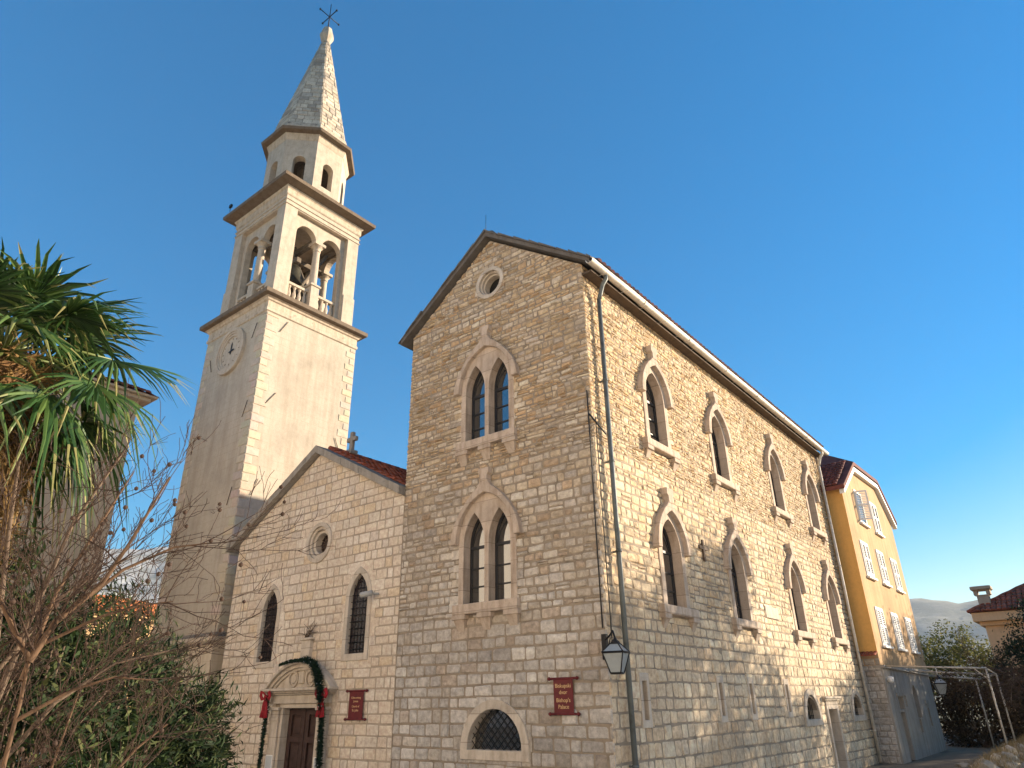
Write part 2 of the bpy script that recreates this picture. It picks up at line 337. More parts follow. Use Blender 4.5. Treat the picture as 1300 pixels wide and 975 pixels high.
M = dict(
 palace=m_stone('palace stone', .55, 1.0, 8, .5), church=m_stone('church ashlar', .5, .7, 8, .4), spire=m_stone('spire stone', .4, .4, 7, .3),
 mortar=m_flat('lime mortar', (.27, .22, .165), .95, .25, 3, .4), mortar_church=m_flat('church mortar', (.36, .295, .225), .95, .2, 3, .3), mortar_dark=m_flat('dark joints', (.20, .17, .135), .95, .3, 3, .4),
 frame=m_dressed('pinkish cut stone', (.53, .43, .34), .7, 0, .56), pale=m_dressed('pale cut stone', (.56, .485, .395), .5, 0, .61),
 cornice=m_dressed('weathered cornice', (.50, .42, .33), .55, .85), verge=m_dressed('grey verge slabs', (.30, .27, .23), .6, .6), cornice_dark=m_dressed('lichen dark cornice slab', (.17, .13, .095), .5, .7), dark_slab=m_dressed('dark stone roof slabs', (.13, .115, .10), .5, .4),
 plaster=m_plaster('tower plaster', (.45, .395, .32), .18, True, .42), belfry=m_dressed('belfry stone', (.47, .40, .32), .3), quoin=m_stone('tower quoins', .18, .3, 6, .2),
 tile=m_tile('clay tile', (.20, .05, .03), (.36, .12, .065)), tile_d=m_tile('dark clay tile', (.10, .035, .03), (.20, .065, .05)), tile_o=m_tile('orange clay tile', (.38, .13, .05), (.60, .24, .10)),
 iron=m_flat('black iron', (.02, .02, .022), .5, .2, 8, .1, .6), rust=m_flat('rusty iron', (.09, .06, .04), .8, .3, 10, .2), frame_dark=m_flat('dark window frame', (.025, .025, .028), .45, .15, 6, .05),
 glass=m_glass('window glass'), leaded=m_flat('dark leaded glass', (.022, .013, .015), .25, .6, 9, .3, 0, .5), lampglass=m_flat('frosted lamp glass', (.27, .30, .31), .22, .08, 6, .02, 0, .6), void=m_flat('dark interior', (.012, .011, .010), .95, .2),
 gutter=m_flat('galvanised gutter', (.58, .53, .45), .5, .18, 5, .08, .2), pipe=m_flat('painted downpipe', (.11, .125, .125), .5, .3, 3, .1, .2), cable=m_flat('black cable', (.02, .02, .02), .6, .1),
 wood=m_flat('dark door wood', (.05, .026, .02), .5, .35, 7, .2), grey_wood=m_flat('grey old timber', (.16, .13, .10), .85, .3, 6, .3), soffit=m_flat('eave boards darkened as shade', (.085, .058, .038), .85, .3, 5, .2), sign=m_flat('maroon sign board', (.115, .012, .014), .5, .2, 6, .05), gold=m_flat('gilt lettering', (.62, .42, .20), .5, .1, 9, .02),
 bow=m_flat('red velvet bow', (.27, .010, .018), .7, .3, 9, .2), tinsel=m_leaf('green tinsel', [(.004, .010, .008), (.012, .03, .02), (.02, .05, .03)], .1), bulb=m_flat('clear fairy bulb', (.8, .8, .78), .2, .05),
 bronze=m_flat('bronze bell', (.06, .055, .04), .5, .3, 5, .1, .7), white=m_flat('white paint', (.74, .73, .70), .6, .08, 5, .05), camshell=m_flat('grey camera shell', (.35, .35, .34), .4, .08), paper=m_flat('notice paper', (.45, .47, .48), .7, .05),
 ochre=m_plaster('ochre plaster', (.52, .345, .19), .22, False, .6, .6, (.36, .27, .17)), ochre_side=m_plaster('ochre plaster lifted in shade', (.72, .40, .12), .08, False, .15),
 grey_render=m_plaster('grey render', (.36, .33, .29), .22, False, .6, .4, (.22, .20, .18)), beige=m_plaster('beige plaster', (.42, .345, .26), .12, False, .3), peach=m_plaster('peach plaster', (.74, .50, .28), .1, False, .2),
 steel=m_flat('weathered steel tube', (.50, .46, .40), .5, .25, 8, .1, .3), rubble=m_stone('rubble stone', .5, .7, 6, .5),
 bark=m_flat('grey brown bark', (.12, .085, .06), .9, .35, 9, .5), twig=m_flat('reddish twig', (.050, .030, .021), .85, .3, 12, .3), pale_twig=m_flat('sunbleached branch', (.105, .062, .036), .85, .3, 12, .3), fibre=m_flat('palm fibre', (.16, .085, .035), .95, .45, 14, .7),
 palm=m_leaf('palm leaf', [(.014, .036, .010), (.032, .080, .020), (.10, .16, .04), (.28, .25, .10)], .25, .38, .4), palm_old=m_leaf('dry palm leaf', [(.16, .10, .04), (.26, .17, .07)], .3),
 oleander=m_leaf('oleander leaf', [(.008, .015, .007), (.016, .032, .012), (.035, .058, .02), (.10, .11, .04)], .25), ivy=m_leaf('ivy leaf', [(.008, .018, .009), (.016, .034, .014), (.03, .055, .022)], .2),
 olive=m_leaf('olive bush leaf', [(.06, .075, .022), (.13, .14, .04), (.26, .23, .07)], .4), tree=m_leaf('tree leaf', [(.03, .035, .015), (.06, .07, .03)], .06), dead=m_leaf('dead vine leaf', [(.028, .020, .011), (.055, .036, .018), (.11, .075, .036)], .2), grass=m_leaf('dry grass', [(.16, .12, .06), (.30, .23, .12)], .3),
 paving=m_flat('pale limestone paving', (.50, .45, .39), .7, .2, 1.2, .2), earth=m_flat('dry earth', (.20, .155, .105), .95, .3, 1.5, .5), field=m_flat('scrubland', (.10, .10, .05), .95, .4, .02, .2),
)
def m_rock(name, a, b, c):
    s = NT(name); n1 = s.noise(.010, 8, s.coord((1, 1, 2.2)), .65); n2 = s.noise(.06, 6, rough=.7)
    k = s.ramp(n1, [(.36, a), (.5, b), (.62, c)]); k = s.mix(.5, k, s.ramp(n2, [(.35, .35), (.6, 1.0)]), 'MULTIPLY'); return s.done(k, .95, s.bump(n2, .8, 6))
M['rock'] = m_rock('limestone scree', (.10, .11, .07), (.42, .40, .37), (.56, .54, .50)); M['rock_far'] = m_rock('far hillside', (.07, .085, .05), (.13, .13, .09), (.24, .22, .18))

# ---------------------------------------------------------------- ground
def disc(name, mat, r0, r1, z, n=64, c=(0, 0)):
    mb = MB(); vs = []; rings = [0.0, .02, .06, .15, .4, 1.0]
    for q in rings:
        for i in range(n): vs.append((c[0]+r1*q*math.cos(2*PI*i/n), c[1]+r1*q*math.sin(2*PI*i/n), z))
    mb.add(vs, [(k*n+i, k*n+(i+1) % n, (k+1)*n+(i+1) % n, (k+1)*n+i) for k in range(1, len(rings)-1) for i in range(n)]+[tuple(range(n, 2*n))]); return struct(mb.build(name, mat))
disc('ground', M['field'], 0, 3900, -.008)
mb = MB(); mb.add([(-60, -60, 0), (60, -60, 0), (60, 60, 0), (-60, 60, 0)], [(0, 1, 2, 3)]); struct(mb.build('earth_yard', M['earth']))
mb = MB(); mb.add([(-26, -48, .004), (30, -48, .004), (30, 18, .004), (-26, 18, .004)], [(0, 1, 2, 3)]); struct(mb.build('paving', M['paving']))

# ---------------------------------------------------------------- windows in the local frame: x right, z up, front towards -y, origin on the sill
def bars(mb, x0, x1, zs, y0=.235, y1=.285, t=.035, m=0):
    for z in zs: mb.box((x0, y0, z-t/2), (x1, y1, z+t/2), m)
def lancet_glazing(parent, name, w, z0, zs, za, x, rows, y=.26, vbar=False):
    fr = MB(); fr.mesh(plate(lancet(w, z0, zs, za, x), [lancet(w-.10, z0+.05, zs, za-.09, x)], .06), T((0, y, 0)))
    bars(fr, x-w/2+.03, x+w/2-.03, rows, y-.025, y+.025); bars(fr, x-w/2+.03, x+w/2-.03, [zs-.05], y-.032, y+.03, .07)
    # tracery of two crossing curves above the transom
    for s in (-1, 1):
        fr.tube([(x+s*w*.42, y, zs), (x+s*w*.27, y, zs+(za-zs)*.35), (x, y, zs+(za-zs)*.62)], .014, 5)
    if vbar: fr.box((x-.02, y-.022, z0+.03), (x+.02, y+.022, za-.12))
    g = fr.build(name, M['frame_dark'], parent)
    p = MB(); p.mesh(plate(lancet(w-.01, z0, zs, za, x), (), .012), T((0, y+.012, 0))); p.build('pane', M['glass'], g)
def hood(mb, half, zspr, inner_w, inner_apex, pts, fin, depth=.23, y=-.05):
    """label mould: outer points (left side, from springing to the finial foot), flared finial block on top"""
    inn = arc_lancet(inner_w/2, zspr+.02, inner_apex, 9)
    outer = [(-x, z) for x, z in pts]                       # right side going up
    poly = outer+[(x, z) for x, z in pts[::-1]]+[(-inner_w/2, zspr)]+[(x, z) for x, z in inn[::-1]][1:-1]+[(inner_w/2, zspr)]
    mb.mesh(plate(poly, (), depth, .014), T((0, .05-depth/2, 0)))
    fw, z0, z1 = fin; zm = z0+(z1-z0)*.45
    f = [(-fw*.30, z0), (fw*.30, z0), (fw*.34, zm), (fw*.5, zm+.05), (fw*.5, z1), (-fw*.5, z1), (-fw*.5, zm+.05), (-fw*.34, zm)]
    mb.mesh(plate(f, (), depth+.03, .012), T((0, .05-depth/2, 0)))
def corbel(mb, x, w, z0, z1, d):
    mb.add([(x-w/2, 0, z1), (x+w/2, 0, z1), (x+w/2, -d, z1), (x-w/2, -d, z1), (x-w*.3, 0, z0), (x+w*.3, 0, z0), (x+w*.3, -.02, z0), (x-w*.3, -.02, z0)],
           [(0,1,2,3),(4,7,6,5),(0,4,5,1),(1,5,6,2),(2,6,7,3),(3,7,4,0)])
def double_window(parent, loc, rz=0):
    w = MB(); w.mesh(plate(lancet(1.96, 0, 1.60, 2.88), [lancet(.75, 0.0, 1.52, 2.36, -.435), lancet(.75, 0.0, 1.52, 2.36, .435)], .40, .012), T((0, .155, 0)))
    win = w.build('double_lancet_window', M['frame'], parent, loc, rz)
    h = MB(); hood(h, 1.2, 1.55, 1.98, 2.82, [(-1.20, 1.55), (-1.16, 1.80), (-1.05, 2.10), (-.87, 2.38), (-.64, 2.65), (-.42, 2.85), (-.24, 2.97), (-.13, 3.12), (-.10, 3.25)], (.36, 3.12, 3.48)); h.build('hood_mould', M['frame'], win)
    s = MB(); s.box((-1.07, -.17, -.25), (1.07, .05, -.004), bev=.012)
    for x in (-.86, 0, .86): s.box((x-.23, -.165, -.37), (x+.23, .04, -.252), bev=.01); corbel(s, x, .36, -.66, -.372, .13)
    s.build('sill', M['frame'], win)
    for x in (-.435, .435): lancet_glazing(win, 'glazing', .75, 0.0, 1.52, 2.36, x, [.45, .92])
    return win
def single_window(parent, loc, rz=0):
    w = MB(); w.mesh(plate(lancet(1.5, 0, 1.55, 2.58), [lancet(1.10, 0.0, 1.52, 2.32)], .40, .012), T((0, .155, 0)))
    win = w.build('lancet_window', M['frame'], parent, loc, rz)
    h = MB(); hood(h, 1.05, 1.42, 1.52, 2.52, [(-.98, 1.42), (-.95, 1.68), (-.85, 1.97), (-.67, 2.25), (-.43, 2.50), (-.24, 2.63), (-.14, 2.74), (-.11, 2.85)], (.40, 2.72, 3.14)); h.build('hood_mould', M['frame'], win)
    s = MB(); s.box((-.98, -.17, -.22), (.98, .05, -.004), bev=.012)
    for x in (-.80, .80): s.box((x-.18, -.165, -.34), (x+.18, .04, -.222), bev=.01); corbel(s, x, .28, -.56, -.342, .12)
    s.build('sill', M['frame'], win)
    lancet_glazing(win, 'glazing', 1.10, 0.0, 1.52, 2.32, 0, [.45, .92], vbar=True)
    return win
def tile_rows(mb, o, a, u, L, H, m=0, sp=.23, row=.36, seed=3, tints=((1, 1, 1),)):
    """barrel tiles: o corner at the eave, a unit vector along the eave, u unit vector up the slope"""
    o, a, u = Vector(o), Vector(a), Vector(u); n = a.cross(u).normalized(); n = n if n.z > 0 else -n; rg = random.Random(seed)
    for i in range(int(L/sp)):
        for k in range(int(H/row)+1):
            s0, s1 = k*row-.03, min((k+1)*row+.05, H); c = o+a*(sp*(i+.5)+rg.uniform(-.012, .012))
            if s1 <= s0+.05: continue
            l0, l1 = .055+rg.uniform(0, .015), .02; vs = []
            for (s, l, r) in ((s0, l0, sp*.50), (s1, l1, sp*.40)):
                for j in range(6):
                    q = PI*j/5; vs.append(c+u*s+a*(r*math.cos(q))+n*(r*.62*math.sin(q)+l))
            t = rg.choice(tints); k_ = rg.uniform(.65, 1.3)
            mb.add(vs, [(j, j+1, 7+j, 6+j) for j in range(5)]+[(0, 1, 2, 3, 4, 5)], m, tuple(x*k_ for x in t))

# ---------------------------------------------------------------- the bishop's palace
PL = 20.3
palace = thing('stone_palace', 'tall gabled palace of rough stone with pink hooded pointed windows, right of the church', 'building')
FWX, FWZ = -3.41, (9.17, 4.76); SWY = [3.55, 8.05, 13.5, 18.0]; SWZ = (9.07, 4.64)
GA, GE = (-3.32, 15.80), 13.42; GS = (GA[1]-GE)/3.32
f_holes = [shift(lancet(1.86, .02, 1.60, 2.82), FWX, z) for z in FWZ]+[circ(-3.30, 14.2, .46), round_arch(1.9, 1.32, 1.5, -3.19)]
s_holes = [shift(lancet(1.40, .02, 1.55, 2.52), y, z) for y in SWY for z in SWZ]
slits = [1.45, 5.63, 7.78, 10.82]; arches = [13.03, 18.77]
s_holes += [rect(y-.11, 2.06, y+.11, 2.86) for y in slits]+[round_arch(1.36, 1.78, 1.80, y) for y in arches]+[rect(14.72, .0, 15.80, 2.10)]
gable = [(-6.64, 0), (0, 0), (0, GE), GA, (-6.64, GE)]
mb = MB()
mb.mesh(plate(gable, f_holes, .5), T((0, .25, 0)), 0)
mb.mesh(plate(rect(.5, 0, PL, GE), s_holes, .5), T((-.25, 0, 0)) @ RZ(PI/2), 0)
mb.box((-6.64, .5, 0), (-6.14, PL, GE), 0); mb.mesh(plate([(-6.14, 0), (-.5, 0), (-.5, GE), GA, (-6.14, GE)], (), .3), T((0, PL-.15, 0)), 0)
def pal_zone(v):
    if v < 4.3: return dict(h=(.24, .36), w=(.26, .62), relief=(.012, .032), joint=.017, wave=.012, jit=.012, rough=.5, chamf=.03)
    if v < 8.2: return dict(h=(.15, .25), w=(.2, .5), relief=(.010, .038), joint=.022, wave=.016, jit=.014, rough=.6, split=.12, chamf=.03)
    return dict(h=(.09, .175), w=(.14, .42), relief=(.010, .042), joint=.020, wave=.022, jit=.016, rough=.7, split=.16, long=.15, chamf=.03)
def pal_tint(rg, u, v):
    nz = noise.noise(Vector((u*.55, v*.7, 3.3))); n2 = noise.noise(Vector((u*1.6, v*1.9, 8.1))); k = min(1, max(0, (v-3)/7)); q = rg.random()-.28*max(0, nz)
    if abs(u-FWX) < 1.15 and any(z-1.25 < v < z-.3 for z in FWZ): q -= .35
    if q < .03+.15*k: c = (.43, .305, .185)
    elif q < .18+.30*k: c = (.445, .35, .235)
    elif q < .64: c = (.46, .385, .295)
    elif q < .88: c = (.52, .435, .335)
    else: c = (.42, .355, .285)
    s = rg.uniform(.86, 1.13)*(1.02-.03*k)*(1+.16*nz+.14*n2); g = .55*(1-k); m_ = sum(c)/3; return tuple((x*(1-g)+m_*y*g)*s for x, y in zip(c, (.97, .99, 1.0)))
def side_zone(v):
    z = dict(pal_zone(v)); z['relief'] = (.006, .022 if v < 4.3 else .026); z['joint'] = .016; z['rough'] = .8
    if v > 8.2: z['h'] = (.07, .14); z['w'] = (.09, .28); z['relief'] = (.004, .030); z['joint'] = .012
    return z
def sunlit_side_tint(rg, u, v):
    c = pal_tint(rg, u, v); c = tuple(x*.6+y*.4 for x, y in zip(c, (.46, .385, .295))); return tuple(x*y for x, y in zip(c, (1.28, 1.15, .97)))  # warms and brightens the side stones to paint in sunlight
planes = [(GS, 1, GE+0*GS), (-GS, 1, GE+6.64*GS)]
f_m = [shift(lancet(1.88, -.30, 1.60, 2.83), FWX, z) for z in FWZ]+[circ(-3.30, 14.2, .49), round_arch(1.96, 1.30, 1.5, -3.19)]
masonry(mb, lambda u, v, w: (u, -w, v), -6.66, .022, 0, 15.8, pal_zone, pal_tint, planes, f_m, 1, 11)
s_m = [shift(lancet(1.44, -.28, 1.55, 2.54), y, z) for y in SWY for z in SWZ]+[rect(y-.2, 1.92, y+.2, 3.0) for y in slits]+[round_arch(1.56, 1.62, 1.80, y) for y in arches]+[rect(14.55, 0, 15.97, 2.42), rect(10.0, 4.87, 11.2, 5.25)]
masonry(mb, lambda u, v, w: (w, u, v), -.022, PL, 0, GE-.02, side_zone, sunlit_side_tint, (), s_m, 1, 23)
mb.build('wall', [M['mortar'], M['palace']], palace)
for z in FWZ: double_window(palace, (FWX, 0, z))
w0 = single_window(palace, (0, SWY[0], SWZ[0]), PI/2)
for y in SWY:
    for z in SWZ:
        if (y, z) != (SWY[0], SWZ[0]): c = copy_tree(w0, palace); c.location = (0, y, z)
# round gable window: three stepped rings
mb = MB()
for r0, r1, y0, y1 in ((.55, .42, -.07, .12), (.425, .375, .02, .22), (.38, .33, .12, .42)):
    mb.mesh(plate(circ(0, 0, r0, 36), [circ(0, 0, r1, 36)], y1-y0, .01), T((0, (y0+y1)/2, 0)))
ow = mb.build('round_window', M['pale'], palace, (-3.30, 0, 14.2)); mb = MB(); mb.mesh(plate(circ(0, 0, .35), (), .02), T((0, .36, 0))); mb.build('dark_opening', M['void'], ow)
# lunette with diamond grille
mb = MB(); ri = [(-.82, 1.47), (.82, 1.47)]+[(.82*math.cos(PI*i/16), 1.49+.84*math.sin(PI*i/16)) for i in range(17)]
ro = [(-1.03, 1.26), (1.03, 1.26)]+[(1.03*math.cos(PI*i/18), 1.5+1.03*math.sin(PI*i/18)) for i in range(19)]
mb.mesh(plate(ro, [ri], .45, .01), T((0, .165, 0))); lun = mb.build('lunette_window', M['pale'], palace, (-3.19, 0, 0))
mb = MB(); st = .20
for k in range(-8, 9):
    for s in (-1, 1):
        pts = [(k*st+s*t, 1.47+t) for t in np.linspace(0, .9, 46)]; pts = [p for p in pts if inside(p, ri)]
        if len(pts) > 1: mb.tube([(pts[0][0], .10+.012*s, pts[0][1]), (pts[-1][0], .10+.012*s, pts[-1][1])], .010, 5)
mb.build('grille', M['iron'], lun); mb = MB(); mb.mesh(plate([(x*1.0, z) for x, z in ri], (), .02), T((0, .24, 0))); mb.build('pane', M['glass'], lun)
# arrow slits, low arched windows, side door, wall cross, plaque
proto = None
for y in slits:
    if proto is None:
        mb = MB(); mb.mesh(plate(rect(-.22, -.16, .22, .97), [rect(-.105, 0, .105, .80)], .42, .012), T((0, .175, 0)))
        proto = mb.build('arrow_slit', M['pale'], palace, (0, y, 2.06), PI/2); mb = MB(); mb.box((-.14, .36, -.05), (.14, .40, .85)); mb.build('dark_opening', M['grey_wood'], proto)
    else: copy_tree(proto, palace).location = (0, y, 2.06)
proto = None
for y in arches:
    if proto is None:
        mb = MB(); ro = [(-.92, -.2), (.92, -.2)]+[(.88*math.cos(PI*i/16), .0+.96*math.sin(PI*i/16)) for i in range(17)]; ri = [(-.66, 0), (.66, 0)]+[(.66*math.cos(PI*i/16), .02+.74*math.sin(PI*i/16)) for i in range(17)]
        mb.mesh(plate(ro, [ri], .42, .012), T((0, .15, 0))); proto = mb.build('arched_window', M['pale'], palace, (0, y, 1.80), PI/2)
        mb = MB()
        for k in range(-3, 4): mb.tube([(k*.17, .14, 0), (k*.17, .14, math.sqrt(max(.01, .66**2-(k*.17)**2))*1.1)], .011, 5)
        for k in range(4): z = .1+k*.17; hw = .64*math.sqrt(max(0, 1-(z/.75)**2)); mb.tube([(-hw, .16, z), (hw, .16, z)], .011, 5)
        mb.build('grille', M['iron'], proto); mb = MB(); mb.mesh(plate(ri, (), .02), T((0, .28, 0))); mb.build('pane', M['glass'], proto)
    else: copy_tree(proto, palace).location = (0, y, 1.80)
mb = MB(); mb.mesh(plate(rect(-.71, 0, .71, 2.34), [rect(-.52, .001, .52, 2.08)], .44, .012), T((0, .15, 0)))
mb.box((-.95, -.13, 2.36), (.95, .02, 2.42), bev=.01); mb.box((-1.0, -.18, 2.422), (1.0, .02, 2.50), bev=.012)
sdoor = mb.build('door', M['pale'], palace, (0, 15.26, 0), PI/2)
mb = MB(); mb.box((-.52, .25, 0), (.52, .31, 2.08))
for k in range(9): mb.box((-.50, .235, .06+k*.225), (.50, .262, .06+k*.225+.20), bev=.008)
mb.build('door_leaf', M['grey_wood'], sdoor)
mb = MB(); mb.box((.0, -.05, -.31), (.05, .05, .31)); mb.box((.0, -.27, .02), (.05, -.052, .12)); mb.box((.0, .052, .02), (.05, .27, .12))
mb.build('wall_cross', M['rust'], palace, (.02, 5.63, 6.40))
mb = MB(); mb.box((-.05, -.60, -.19), (.045, .60, .19), bev=.012); mb.build('wall_plaque', M['pale'], palace, (0, 10.6, 5.06))
# roof
mb = MB(); th = .13; ov = .38; zr = 16.02
def slope_x(x): return zr-(abs(x-GA[0]))*GS
for s in (-1, 1):
    xe = GA[0]+s*(3.32+ov); ze = slope_x(xe)
    mb.prism([(GA[0], zr), (xe, ze), (xe, ze-th), (GA[0], zr-th*1.15)], (-.22, PL+.3), 0)
# irregular slab edges along the front verge
rg = random.Random(5)
for s in (-1, 1):
    t = 0.0
    while t < 3.75:
        w = rg.uniform(.28, .6); t1 = min(t+w, 3.79); y0 = -.22-rg.uniform(.02, .07); dz = rg.uniform(.02, .06); x0, x1 = GA[0]+s*t, GA[0]+s*t1
        mb.prism([(x0, slope_x(x0)+.005), (x1, slope_x(x1)+.005), (x1, slope_x(x1)+.03+dz*.4), (x0, slope_x(x0)+.05+dz)], (y0, y0+.5), 0, (1, 1, 1)); t = t1
xe = GA[0]+3.32+ov; u = Vector((-1, 0, GS)).normalized()
tile_rows(mb, (xe+.05, .05, slope_x(xe)-.0), (0, 1, 0), u, PL, 4.6, 1, tints=((.5, .6, .65), (.6, .75, .85), (.7, .7, .7)))
xe2 = GA[0]-3.32-ov; tile_rows(mb, (xe2-.05, .05, slope_x(xe2)), (0, 1, 0), Vector((1, 0, GS)).normalized(), PL, 4.6, 1, sp=.3, row=.6)
roof = mb.build('roof', [M['dark_slab'], M['tile_d']], palace)
mb = MB(); mb.box((.02, -.05, 13.04), (.33, PL+.25, 13.10)); mb.build('soffit', M['soffit'], palace)  # boards coloured dark to paint in the shade under the eave
# gutter (open half-round with rolled lip) and its end cap
mb = MB(); gx, gz, gr = .43, 13.25, .12; prof = [(gx+gr*math.cos(PI+PI*i/10), gz+gr*math.sin(PI+PI*i/10)) for i in range(11)]
ys = np.linspace(-.30, PL+.55, 12); vs = []; k = len(prof)
for y in ys:
    vs += [(x, y, z) for x, z in prof]+[(gx+(x-gx)*.9, y, gz+(z-gz)*.9) for x, z in prof[::-1]]
n = 2*k; mb.add(vs, [(i*n+j, i*n+(j+1) % n, (i+1)*n+(j+1) % n, (i+1)*n+j) for i in range(11) for j in range(n)]+[tuple(range(n)), tuple(11*n+j for j in range(n))])
mb.tube([(gx+gr, y, gz+.005) for y in ys], .014, 6)
for y in np.arange(.4, PL, 1.15): mb.box((gx-gr-.02, y-.012, gz-gr-.012), (gx+gr+.006, y+.012, gz-gr+.0)); 
for y in np.arange(2.6, PL, 3.0): mb.tube([(gx+(gr+.006)*math.cos(PI+PI*i/10), y, gz+(gr+.006)*math.sin(PI+PI*i/10)) for i in range(11)], .016, 5)
mb.build('gutter', M['gutter'], palace)
def downpipe(y, x=.16, r=.062, swan=True, z0=.1, mat='pipe', off=None):
    mb = MB(); p = [(gx, y, gz-gr+.02), (gx, y, gz-.22), (gx-.12, y, gz-.36), (x+.06, y, gz-.62), (x, y, gz-.78)]
    mb.tube(p, r*1.0, 10); mb.tube([(x, y, gz-.77), (x, y, z0)], r, 10)
    for z in np.arange(1.2, 12.2, 2.2): mb.tube([(x, y, z), (x, y, z+.05)], r*1.25, 10); mb.box((-.02, y-.02, z), (x, y+.02, z+.04))
    return mb
downpipe(.53).build('downpipe', M['pipe'], palace)
mb = downpipe(PL-.28); mb.build('downpipe', M['gutter'], palace)
mb = MB(); mb.tube([(.10, PL-.05, 13.0), (.10, PL-.05, .1)], .045, 8); mb.build('conduit', M['gutter'], palace)
mb = MB(); mb.tube([(-.06, -.055, 9.6), (-.05, -.06, 8.0), (-.06, -.055, 6), (-.05, -.06, 3.9)], .016, 6); mb.tube([(-.03, -.07, 8.95), (.20, .30, 8.45)], .022, 6); mb.tube([(.05, .10, 8.9), (.06, .12, 3.0)], .013, 6)
mb.build('cable', M['cable'], palace)
mb = MB(); mb.tube([(0, 0, 0), (0, 0, .7)], .007, 6); mb.build('lightning_rod', M['iron'], palace, (-3.32, -.2, 16.0))
mb = MB()
for k in range(8): mb.tube([(-3.32, y0, 16.06) for y0 in (k*2.5, k*2.5+2.6)], .15, 8)
mb.build('ridge', M['dark_slab'], palace)

# ---------------------------------------------------------------- the church
church = thing('stone_church', 'low gabled church of pale squared stone with an arched portal, left of the tall palace', 'church')
CX0, CX1 = -15.45, -6.665; CA = (-11.08, 10.40); CL, CR = 7.88, 8.10
cg = [(CX0, 0), (CX1, 0), (CX1, CR), CA, (CX0, CL)]; sl, sr = (CA[1]-CL)/(CA[0]-CX0), (CA[1]-CR)/(CX1-CA[0])
lw = [(-12.92, 3.77), (-8.42, 3.80)]
c_holes = [shift(lancet(.92, .0, 1.5, 2.3), x, z) for x, z in lw]+[circ(-10.63, 7.28, .56), rect(-11.62, .0, -9.66, 2.46)]
mb = MB(); mb.mesh(plate(cg, c_holes, .5), T((0, .25, 0)), 0)
mb.box((CX0, .5, 0), (CX0+.5, 16, CL), 0); mb.box((CX1-.5, .5, 0), (CX1, 16, CR), 0)
ch_zone = lambda v: dict(h=(.22, .33), w=(.24, .56), relief=(.005, .012), joint=.008, wave=.008, jit=.007, rough=.45, long=.08, chamf=.02)
def ch_tint(rg, u, v):
    q = rg.random(); c = (.56, .455, .36) if q < .5 else (.58, .49, .40) if q < .78 else (.55, .43, .31) if q < .9 else (.50, .425, .355)
    s = rg.uniform(1.0, 1.14); return tuple(x*s for x in c)
cp = [(-sl, 1, CL-sl*CX0), (sr, 1, CR+sr*CX1)]
masonry(mb, lambda u, v, w: (u, -w, v), CX0-.01, CX1, 0, CA[1], ch_zone, ch_tint, cp,
        [shift(lancet(1.10, -.16, 1.55, 2.42), x, z) for x, z in lw]+[circ(-10.63, 7.28, .60), rect(-12.0, 0, -9.36, 2.8), rect(-12.1, 2.7, -9.3, 3.3)], 1, 41)
masonry(mb, lambda u, v, w: (CX0-w, u, v), -.01, 16, 0, CL, ch_zone, ch_tint, (), (), 1, 43)
mb.build('wall', [M['mortar_church'], M['church']], church)
for x, z in lw:
    mb = MB(); mb.mesh(plate(lancet(1.16, -.19, 1.55, 2.45), [lancet(.84, 0, 1.5, 2.25)], .34, .01), T((0, .125, 0)))
    wv = mb.build('lancet_window', M['pale'], church, (x, 0, z)); mb = MB()
    for k in range(-2, 3): xx = k*.14; mb.tube([(xx, .045, 0), (xx, .045, 2.25-abs(xx)*1.1)], .010, 5)
    for k in range(11): zz = .12+k*.19; hw = .42 if zz < 1.5 else .42*max(.05, 1-((zz-1.5)/.78)**1.5); mb.tube([(-hw, .06, zz), (hw, .06, zz)], .010, 5)
    mb.build('grille', M['iron'], wv); mb = MB(); mb.mesh(plate(lancet(.84, 0, 1.5, 2.25), (), .02), T((0, .12, 0))); mb.build('pane', M['leaded'], wv)
mb = MB()
for r0, r1, y0, y1 in ((.66, .52, -.06, .1), (.525, .43, .0, .2), (.435, .33, .09, .42)): mb.mesh(plate(circ(0, 0, r0, 36), [circ(0, 0, r1, 36)], y1-y0, .012), T((0, (y0+y1)/2, 0)))
ow = mb.build('round_window', M['pale'], church, (-10.63, 0, 7.28))
mb = MB(); [mb.tube([(.33*math.cos(q), .30, .33*math.sin(q)), (-.33*math.cos(q), .30, -.33*math.sin(q))], .012, 5) for q in np.arange(0, PI, PI/6)]; mb.tube([(.16*math.cos(q), .30, .16*math.sin(q)) for q in np.linspace(0, 2*PI, 17)], .012, 5); mb.build('tracery', M['rust'], ow)
mb = MB(); mb.mesh(plate(circ(0, 0, .34), (), .02), T((0, .34, 0))); mb.build('pane', M['leaded'], ow)
# coping, roof, ridge cross
mb = MB(); rg = random.Random(9)
for (xa, za, xb, zb) in ((CX0-.30, CL-.30*sl, CA[0], CA[1]), (CX1-.02, CR, CA[0], CA[1])):
    n = 9
    for i in range(n):
        t0, t1 = i/n, (i+1)/n; p = lambda t: (xa+(xb-xa)*t, za+(zb-za)*t+.03); (x0, z0), (x1, z1) = p(t0), p(t1); d = rg.uniform(-.012, .012); g = .004*(1 if xb > xa else -1)
        mb.prism([(x0+g, z0), (x1-g, z1), (x1-g, z1+.26+d), (x0+g, z0+.26+d)], (-.24+d, .30), 0)
mb.prism([(CX0-.42, CL-.42*sl+.0), (CX0-.26, CL-.26*sl), (CX0-.26, CL+.18), (CX0-.42, CL+.06)], (-.30, .34), 0)
mb.build('coping', M['verge'], church)
mb = MB()
for (xa, za, k) in ((CX0-.32, CL-.32*sl, 1), (CX1+.0, CR, -1)):
    mb.prism([(xa, za+.06), (CA[0], CA[1]+.10), (CA[0], CA[1]+.22), (xa, za+.20)], (.31, 16.2), 0)
